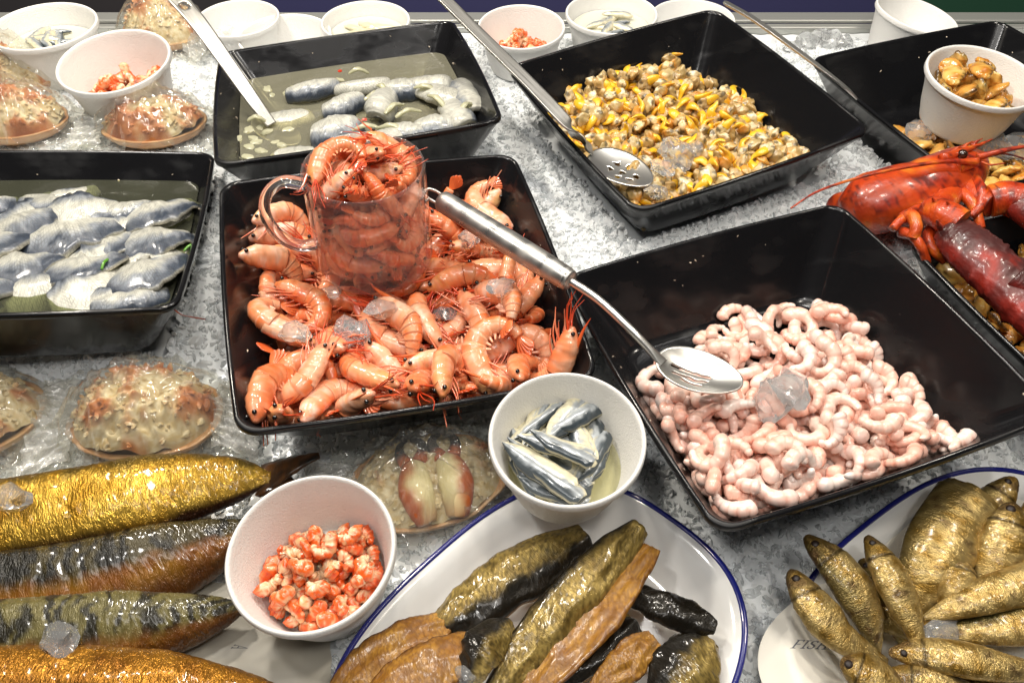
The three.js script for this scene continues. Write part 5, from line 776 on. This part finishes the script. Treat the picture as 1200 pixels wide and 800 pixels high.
// ---------------------------------------------------------------- lobster
{
  const g = thing('lobster', 'whole cooked red orange lobster lying across trays with a dark claw', 'lobster');
  const O = col('#d0500f'), Rd = col('#ad270c'), Dk = col('#4a120a'), Yl = col('#e8912a'), Pu = col('#4a2422'), Wn = col('#86241a');
  const lm = phys({ vertexColors: true, roughness: 0.42, clearcoat: 0.45, clearcoatRoughness: 0.16, bumpMap: greyTex(256, (x, y) => 0.5 + 0.4 * n3(x * 40, y * 40) + 0.3 * Math.max(0, n3(x * 90, y * 90))), bumpScale: 0.0005 });
  const lp = (seed, dark = 0) => (t, s, p) => { const n = fbm(p.x * 45 + seed, p.y * 45, p.z * 45), f = fbm(p.x * 190, p.y * 190 + seed, p.z * 190); let c = mix3(O, Rd, clamp(0.4 + 1.5 * n)); c = mix3(c, Yl, 0.5 * sstep(0.12, 0.35, -n)); c = mix3(c, Dk, clamp(dark + 0.85 * sstep(0.1, 0.3, f + 0.6 * n))); return mul3(c, 1 + 0.5 * f); };
  part('carapace', sweep([at(984, 243, 0.036), at(1010, 240, 0.04), at(1050, 232, 0.045), at(1095, 218, 0.047), at(1130, 197, 0.05), at(1152, 182, 0.053)], { n: 80, m: 40, size: (t) => { const k = t < 0.3 ? 0.97 * Math.pow(Math.sin(Math.PI / 2 * mix(0.06, 1, t / 0.3)), 0.62) : t < 0.5 ? mix(0.97, 1, (t - 0.3) / 0.2) : Math.max(0.1, Math.pow(1 - ((t - 0.5) / 0.5) ** 2 * 0.97, 0.7)); return [0.032 * k, 0.029 * k]; }, bump: (t, w) => 0.0006 * fbm(t * 20, Math.cos(w) * 4, Math.sin(w) * 4) - 0.0016 * Math.exp(-(((t - 0.52 - 0.06 * Math.cos(w * 2)) * 26) ** 2)) - 0.001 * Math.exp(-((Math.sin((w - 1.75)) * 14) ** 2)), paint: (t, s, p) => { const c = lp(1)(t, s, p), d = sstep(0.2, 0.55, Math.sin(s * 6.283 + 0.9) - 0.4 + 0.5 * fbm(p.x * 40, p.y * 40, p.z * 40)); return mix3(c, Dk, 0.45 * d * sstep(0.5, 0.1, t) + 0.5 * sstep(0.06, 0.0, t)); } }), lm, g);
  // tail bent down behind the shrimp tray
  const rear = at(992, 240, 0.034);
  [[0.004, -0.014, -0.008, 0.022], [0.02, -0.026, -0.012, 0.021], [0.04, -0.03, -0.014, 0.019]].forEach(([x, y, z, r], i) => { const p = rear.clone().add(V(x, y, z)); part('tail_segment', sweep([p.clone().add(V(-0.012, 0.004, 0)), p, p.clone().add(V(0.012, -0.004, 0))], { n: 12, m: 26, size: (t) => { const k = Math.pow(Math.sin(Math.PI * mix(0.15, 0.85, t)), 0.5); return [r * k, r * 0.8 * k]; }, paint: lp(20 + i, 0.3) }), lm, g); });
  const ro = (pts, r0, r1, seed, dark = 0, n = 22, m = 14, flat = 1) => sweep(pts.map(([u, v, y]) => at(u, v, y)), { n, m, size: (t) => { const k = mix(r0, r1, t); return [k, k * flat]; }, bump: (t, w) => 0.0009 * fbm(t * 9 + seed, Math.cos(w) * 2, Math.sin(w) * 2), paint: lp(seed, dark) });
  const rost = part('rostrum', ro([[1105, 186, 0.076], [1125, 178, 0.075], [1145, 171, 0.074], [1163, 163, 0.076]], 0.005, 0.0006, 3), lm, g);
  for (const [u, v, y] of [[1122, 174, 0.079], [1134, 169, 0.079], [1145, 166, 0.079]]) part('rostrum_spine', ro([[u - 6, v + 5, y - 0.006], [u, v, y - 0.002], [u + 7, v - 4, y + 0.003]], 0.0026, 0.0003, 4, 0, 8, 8), lm, rost);
  const eye = part('eye', new THREE.SphereGeometry(0.0048, 20, 14), phys({ color: 0x2a1408, roughness: 0.15, clearcoat: 1 }), g); eye.position.copy(at(1128, 181, 0.076));
  part('antenna', sweep([[1146, 190, 0.078], [1110, 189, 0.083], [1060, 196, 0.084], [1000, 210, 0.082], [955, 226, 0.077], [927, 244, 0.07]].map(([u, v, y]) => at(u, v, y)), { n: 70, m: 9, size: (t) => { const r = mix(0.003, 0.0007, Math.pow(t, 0.6)); return [r, r]; }, paint: lp(5) }), lm, g);
  part('antenna', sweep([[1146, 184, 0.076], [1170, 178, 0.08], [1200, 172, 0.082], [1260, 168, 0.082]].map(([u, v, y]) => at(u, v, y)), { n: 40, m: 9, size: (t) => { const r = mix(0.0034, 0.0008, t); return [r, r]; }, paint: lp(6) }), lm, g);
  part('antennule', ro([[1146, 188, 0.072], [1162, 193, 0.074], [1178, 191, 0.076]], 0.0014, 0.0005, 7, 0, 14, 7), lm, g);
  part('antennule', ro([[1148, 186, 0.074], [1175, 180, 0.078], [1215, 190, 0.07]], 0.0014, 0.0005, 8, 0.4, 18, 7), lm, g);
  part('antenna_base', ro([[1122, 196, 0.072], [1136, 192, 0.074], [1148, 189, 0.077]], 0.0068, 0.004, 9), lm, g);
  // mouthparts and walking legs
  for (let i = 0; i < 4; i++) part('mouthpart', ro([[1128 - i * 8, 206 + i * 4, 0.06], [1124 - i * 8, 214 + i * 4, 0.062], [1114 - i * 8, 224 + i * 4, 0.056]], 0.004, 0.0015, 30 + i, 0, 10, 8), lm, g);
  part('leg', ro([[1096, 240, 0.05], [1074, 246, 0.06], [1058, 256, 0.062], [1046, 268, 0.058]], 0.005, 0.0036, 10), lm, g);
  part('leg', ro([[1058, 256, 0.06], [1068, 252, 0.066], [1074, 266, 0.064], [1070, 280, 0.056]], 0.0058, 0.005, 11), lm, g);
  part('leg', ro([[1056, 272, 0.052], [1070, 276, 0.057], [1080, 290, 0.052], [1087, 308, 0.04]], 0.005, 0.0038, 12), lm, g);
  part('leg', ro([[1098, 262, 0.05], [1088, 280, 0.05], [1098, 296, 0.046], [1108, 306, 0.04]], 0.006, 0.004, 13), lm, g);
  part('leg', ro([[1138, 206, 0.058], [1150, 222, 0.064], [1150, 240, 0.058], [1138, 254, 0.05]], 0.0055, 0.004, 14), lm, g);
  part('leg', ro([[1122, 222, 0.055], [1138, 236, 0.056], [1146, 252, 0.05], [1150, 268, 0.042]], 0.006, 0.004, 15), lm, g);
  // claw arms
  part('arm_segment', ro([[1118, 226, 0.052], [1104, 240, 0.058], [1092, 254, 0.06]], 0.010, 0.013, 16), lm, g);
  const arm = part('arm_segment', ro([[1090, 246, 0.064], [1106, 252, 0.07], [1124, 264, 0.068]], 0.0125, 0.015, 17), lm, g);
  for (const [u, v, y] of [[1095, 236, 0.08], [1112, 240, 0.083], [1100, 262, 0.082]]) part('arm_spine', ro([[u + 3, v + 5, y - 0.008], [u, v, y - 0.001], [u - 2, v - 4, y + 0.004]], 0.0032, 0.0004, 18, 0, 8, 8), lm, arm);
  const cp = (seed) => (t, s, p) => { const n = fbm(p.x * 38 + seed, p.y * 38, p.z * 38), f = fbm(p.x * 200, p.y * 200 + seed, p.z * 200); let c = mix3(Wn, Pu, sstep(-0.25, 0.3, n + 0.35 * Math.sin(s * 6.283 - 0.6) - 0.3 * (t - 0.45))); c = mix3(c, Rd, sstep(0.12, 0.4, -n + 0.4 * (t - 0.5)) * 0.8); c = mix3(c, Dk, sstep(0.35, 0.6, f)); return mul3(c, 1 + 0.35 * f); };
  const bigClaw = part('claw', sweep([[1112, 268, 0.064], [1130, 284, 0.062], [1160, 312, 0.058], [1195, 346, 0.052], [1230, 385, 0.046], [1262, 425, 0.042]].map(([u, v, y]) => at(u, v, y)), { n: 70, m: 34, size: (t) => { const k = t < 0.28 ? mix(0.62, 1, Math.pow(t / 0.28, 0.7)) : t < 0.6 ? 1 : Math.max(0.12, Math.pow(1 - ((t - 0.6) / 0.4) ** 2 * 0.97, 0.7)); return [0.0245 * k, 0.017 * k]; }, bump: (t, w) => 0.0012 * fbm(t * 12, Math.cos(w) * 2, Math.sin(w) * 2) + 0.0022 * Math.pow(Math.max(0, n3(t * 26, Math.cos(w) * 5, Math.sin(w) * 5)), 2) * 3, paint: cp(40) }), lm, g);
  part('claw_finger', sweep([[1190, 325, 0.066], [1225, 352, 0.06], [1262, 400, 0.05]].map(([u, v, y]) => at(u, v, y)), { n: 30, m: 18, size: (t) => [mix(0.013, 0.002, t), mix(0.011, 0.002, t)], paint: cp(41) }), lm, bigClaw);
  part('arm_segment', ro([[1128, 214, 0.055], [1148, 232, 0.056], [1165, 240, 0.058]], 0.009, 0.012, 19), lm, g);
  part('arm_segment', ro([[1160, 236, 0.058], [1178, 232, 0.062], [1196, 236, 0.062]], 0.0145, 0.016, 42), lm, g);
  part('claw', sweep([[1188, 232, 0.062], [1215, 246, 0.06], [1250, 268, 0.056], [1300, 300, 0.05]].map(([u, v, y]) => at(u, v, y)), { n: 40, m: 26, size: (t) => { const k = Math.max(0.14, Math.pow(Math.sin(Math.PI * mix(0.2, 0.96, t)), 0.6)); return [0.023 * k, 0.016 * k]; }, paint: cp(43) }), lm, g);
}
// ---------------------------------------------------------------- printed paper
function paperTexture(words, size = 1024) {
  const c = document.createElement('canvas'); c.width = c.height = size; const x = c.getContext('2d'); x.fillStyle = '#e9e5da'; x.fillRect(0, 0, size, size);
  x.fillStyle = '#6d7078'; x.textBaseline = 'middle';
  for (const [t, px, py, ps, rot, font] of words) { x.save(); x.translate(px * size, py * size); x.rotate(rot); x.font = ps * size + 'px ' + (font || 'serif'); x.fillText(t, 0, 0); x.restore(); }
  const t = new THREE.CanvasTexture(c); t.colorSpace = THREE.SRGBColorSpace; t.anisotropy = 8; return t;
}
{
  const words = [];
  for (let r = 0; r < 5; r++) for (let k = 0; k < 3; k++) words.push(['FISH CO', 0.06 + k * 0.34 - r * 0.03, 0.12 + r * 0.2 + k * 0.02, 0.042, 0.5]);
  const tex = paperTexture(words), [cx, cz, a, b, n, turn] = OVALS[1];
  const sheet = slab(90, 90, (p, q) => {
    const x = p * 2 - 1, z = q * 2 - 1, k = Math.max(Math.abs(x), Math.abs(z)), h = Math.hypot(x, z) || 1, X = x * k / h, Z = z * k / h, w = Math.atan2(Z, X), ww = w + turn;       // world heading of this edge
    const left = Math.max(0, Math.cos(ww - Math.PI * 0.82)), R = mix(0.84, 1.13, sstep(0.35, 0.85, left)) * (1 + 0.035 * n3(Math.cos(w) * 4, Math.sin(w) * 4, 3));
    const rr = Math.hypot(X, Z) * R, den = Math.pow(Math.abs(Math.cos(w)) ** n + Math.abs(Math.sin(w)) ** n, -1 / n), px = Math.cos(w) * rr * a * den, pz = Math.sin(w) * rr * b * den;
    const inset = (1 - rr) * b, prof = rr > 1 ? 0.0265 - (rr - 1) * 0.13 : inset > 0.036 ? 0.0015 : inset > 0.02 ? mix(0.013, 0.0015, (inset - 0.02) / 0.016) : mix(0.0265, 0.013, inset / 0.02);
    return V(px, prof + 0.0035 + 0.002 * ridged(px * 22, pz * 22, 4) * 0.6 + 0.0014 * fbm(px * 60, pz * 60, 2), pz);
  }, null, 0.00025);
  const o = solo('wrapping_paper', sheet, phys({ map: tex, roughness: 0.6, specularIntensity: 0.5 }), 'white printed paper crumpled under the golden smoked fish', 'paper');
  o.position.copy(platePilchard.position); o.rotation.y = platePilchard.rotation.y;
  const tex2 = paperTexture([['A', 0.8, 0.5, 0.05, 1.9], ['A', 0.93, 0.3, 0.05, 1.9]]);
  const A = at(-120, 640, -0.05), Bq = at(388, 700, -0.05), C = at(392, 830, -0.05), D = at(-120, 860, -0.05);
  const under = slab(70, 50, (p, q) => { const v = A.clone().lerp(Bq, p).lerp(D.clone().lerp(C, p), q); v.y = -0.0485 + 0.0035 * fbm(v.x * 22, v.z * 22, 6) + 0.0012 * ridged(v.x * 60, v.z * 60, 2); v.x += 0.006 * n3(q * 6, 2) * p; return v; }, null, 0.00025);
  solo('wrapping_paper', under, phys({ map: tex2, color: 0xbab8b2, roughness: 0.5 }), 'grey printed paper lying under the smoked mackerel', 'paper');
}
// ---------------------------------------------------------------- single lumps of ice
{
  const R = rngOf(77), lumps = [0, 1, 2, 3, 4].map((s) => chunkGeometry(s + 20, 1, 0.62, 2)), lump = phys({ color: new THREE.Color().setRGB(0.93, 0.94, 0.94), roughness: 0.12, transmission: 0.85, thickness: 0.02, ior: 1.31 });
  const P = ['prawn'], Sh = ['peeled_shrimp'], Ck = ['cockle'], Mu = ['mussel'], Mk = ['smoked_mackerel', 'ice_bed'], Gf = ['smoked_herring', 'wrapping_paper'], Kp = ['kipper', 'enamel_plate'], Ice = ['ice_bed'];
  const where = { P: 'on the prawns', S: 'in the shrimp heap', C: 'on the cockles', M: 'on the mussels', K: 'on the smoked mackerel', G: 'on the golden smoked fish', Q: 'on the kippers', I: 'loose on the ice bed' };
  for (const [u, v, px, set, k] of [[412, 396, 25, P, 'P'], [345, 393, 19, P, 'P'], [448, 366, 20, P, 'P'], [524, 368, 24, P, 'P'], [550, 284, 17, P, 'P'], [586, 340, 16, P, 'P'], [388, 345, 13, P, 'P'], [906, 470, 30, Sh, 'S'], [925, 460, 24, Sh, 'S'], [1098, 472, 26, Sh, 'S'], [1112, 488, 20, Sh, 'S'], [1120, 500, 14, Sh, 'S'], [1093, 450, 14, Sh, 'S'], [905, 345, 13, Sh, 'S'], [868, 352, 12, Sh, 'S'], [945, 360, 13, Sh, 'S'], [792, 186, 22, Ck, 'C'], [812, 180, 15, Ck, 'C'], [776, 200, 14, Ck, 'C'], [770, 228, 14, Ck, 'C'], [1180, 162, 34, Mu, 'M'], [1160, 178, 24, Mu, 'M'], [1076, 158, 16, Mu, 'M'], [1195, 185, 26, Mu, 'M'], [16, 590, 24, Mk, 'K'], [72, 755, 22, Mk, 'K'], [252, 680, 20, Mk, 'K'], [1102, 746, 18, Gf, 'G'], [547, 792, 15, Kp, 'Q'], [218, 545, 26, Ice, 'I'], [276, 535, 20, Ice, 'I'], [292, 520, 16, Ice, 'I'], [1165, 22, 26, Ice, 'I'], [1195, 26, 22, Ice, 'I'], [945, 52, 13, Ice, 'I'], [960, 46, 12, Ice, 'I'], [975, 52, 14, Ice, 'I'], [932, 60, 12, Ice, 'I'], [990, 52, 11, Ice, 'I'], [428, 640, 16, Ice, 'I'], [440, 655, 14, Ice, 'I'], [412, 676, 14, Ice, 'I'], [1180, 52, 12, Ice, 'I']]) {
    const p = hit(u, v, set); if (!p) continue; const d = p.distanceTo(camera.position), r = px * d / FOCAL, big = px > 22 ? 'large' : 'small';
    const o = solo('ice_lump', lumps[Math.floor(R() * 5)], lump, big + ' clear ice lump ' + where[k], 'ice lump', big + ' ice lumps ' + where[k]);
    o.position.copy(p).add(V(0, r * 0.3, 0)); o.scale.set(r * mix(0.9, 1.15, R()), r * 0.8, r * mix(0.7, 0.95, R())); o.rotation.set((R() - 0.5) * 0.5, R() * 6.28, (R() - 0.5) * 0.5);
  }
}

// ---------------------------------------------------------------- scraps stuck to the tray walls and one stray feeler
trays.forEach((t, k) => {
  const R = rngOf(300 + k), bits = [], m4 = new THREE.Matrix4(), base = [0, 1, 2].map((q) => chunkGeometry(q + 60, 1, 0.5, 0));
  for (let i = 0; i < 34; i++) { const side = Math.floor(R() * 4), y = mix(0.02, 0.071, R()), h = mix(TRAY.base, TRAY.half, y / TRAY.deep) - TRAY.wall + 0.0004, z = (R() * 2 - 1) * h * 0.85, a = side * Math.PI / 2, r = 0.0005 + 0.0011 * R() * R(), bow = 0.022 * h * (1 - (z / h) ** 2); bits.push(base[i % 3].clone().applyMatrix4(m4.compose(V((h + bow) * Math.cos(a) - z * Math.sin(a), y, (h + bow) * Math.sin(a) + z * Math.cos(a)), new THREE.Quaternion().setFromEuler(new THREE.Euler(R() * 6, R() * 6, R() * 6)), V(r * 1.8, r, r)))); }
  const o = solo('food_scraps', mergeGeometries(bits), phys({ color: new THREE.Color().setRGB(0.62, 0.52, 0.4), roughness: 0.4, clearcoat: 0.5 }), 'tiny food scraps stuck to the walls of ' + t.userData.label.replace('square ', 'the '), 'scraps', null, 'stuff'); o.position.copy(t.position); o.quaternion.copy(t.quaternion);
});
solo('prawn_feeler', tube([at(198, 357, 0.052), at(208, 366, 0.046), at(222, 371, 0.02), at(240, 374, 0.006)], 0.0006, 30, 6), phys({ color: 0xa04a34, roughness: 0.4 }), 'thin red prawn feeler hanging over the herring tray corner', 'feeler');
scene.traverse((o) => { if (o.isMesh) { o.castShadow = true; o.receiveShadow = true; } });
renderer.render(scene, camera);
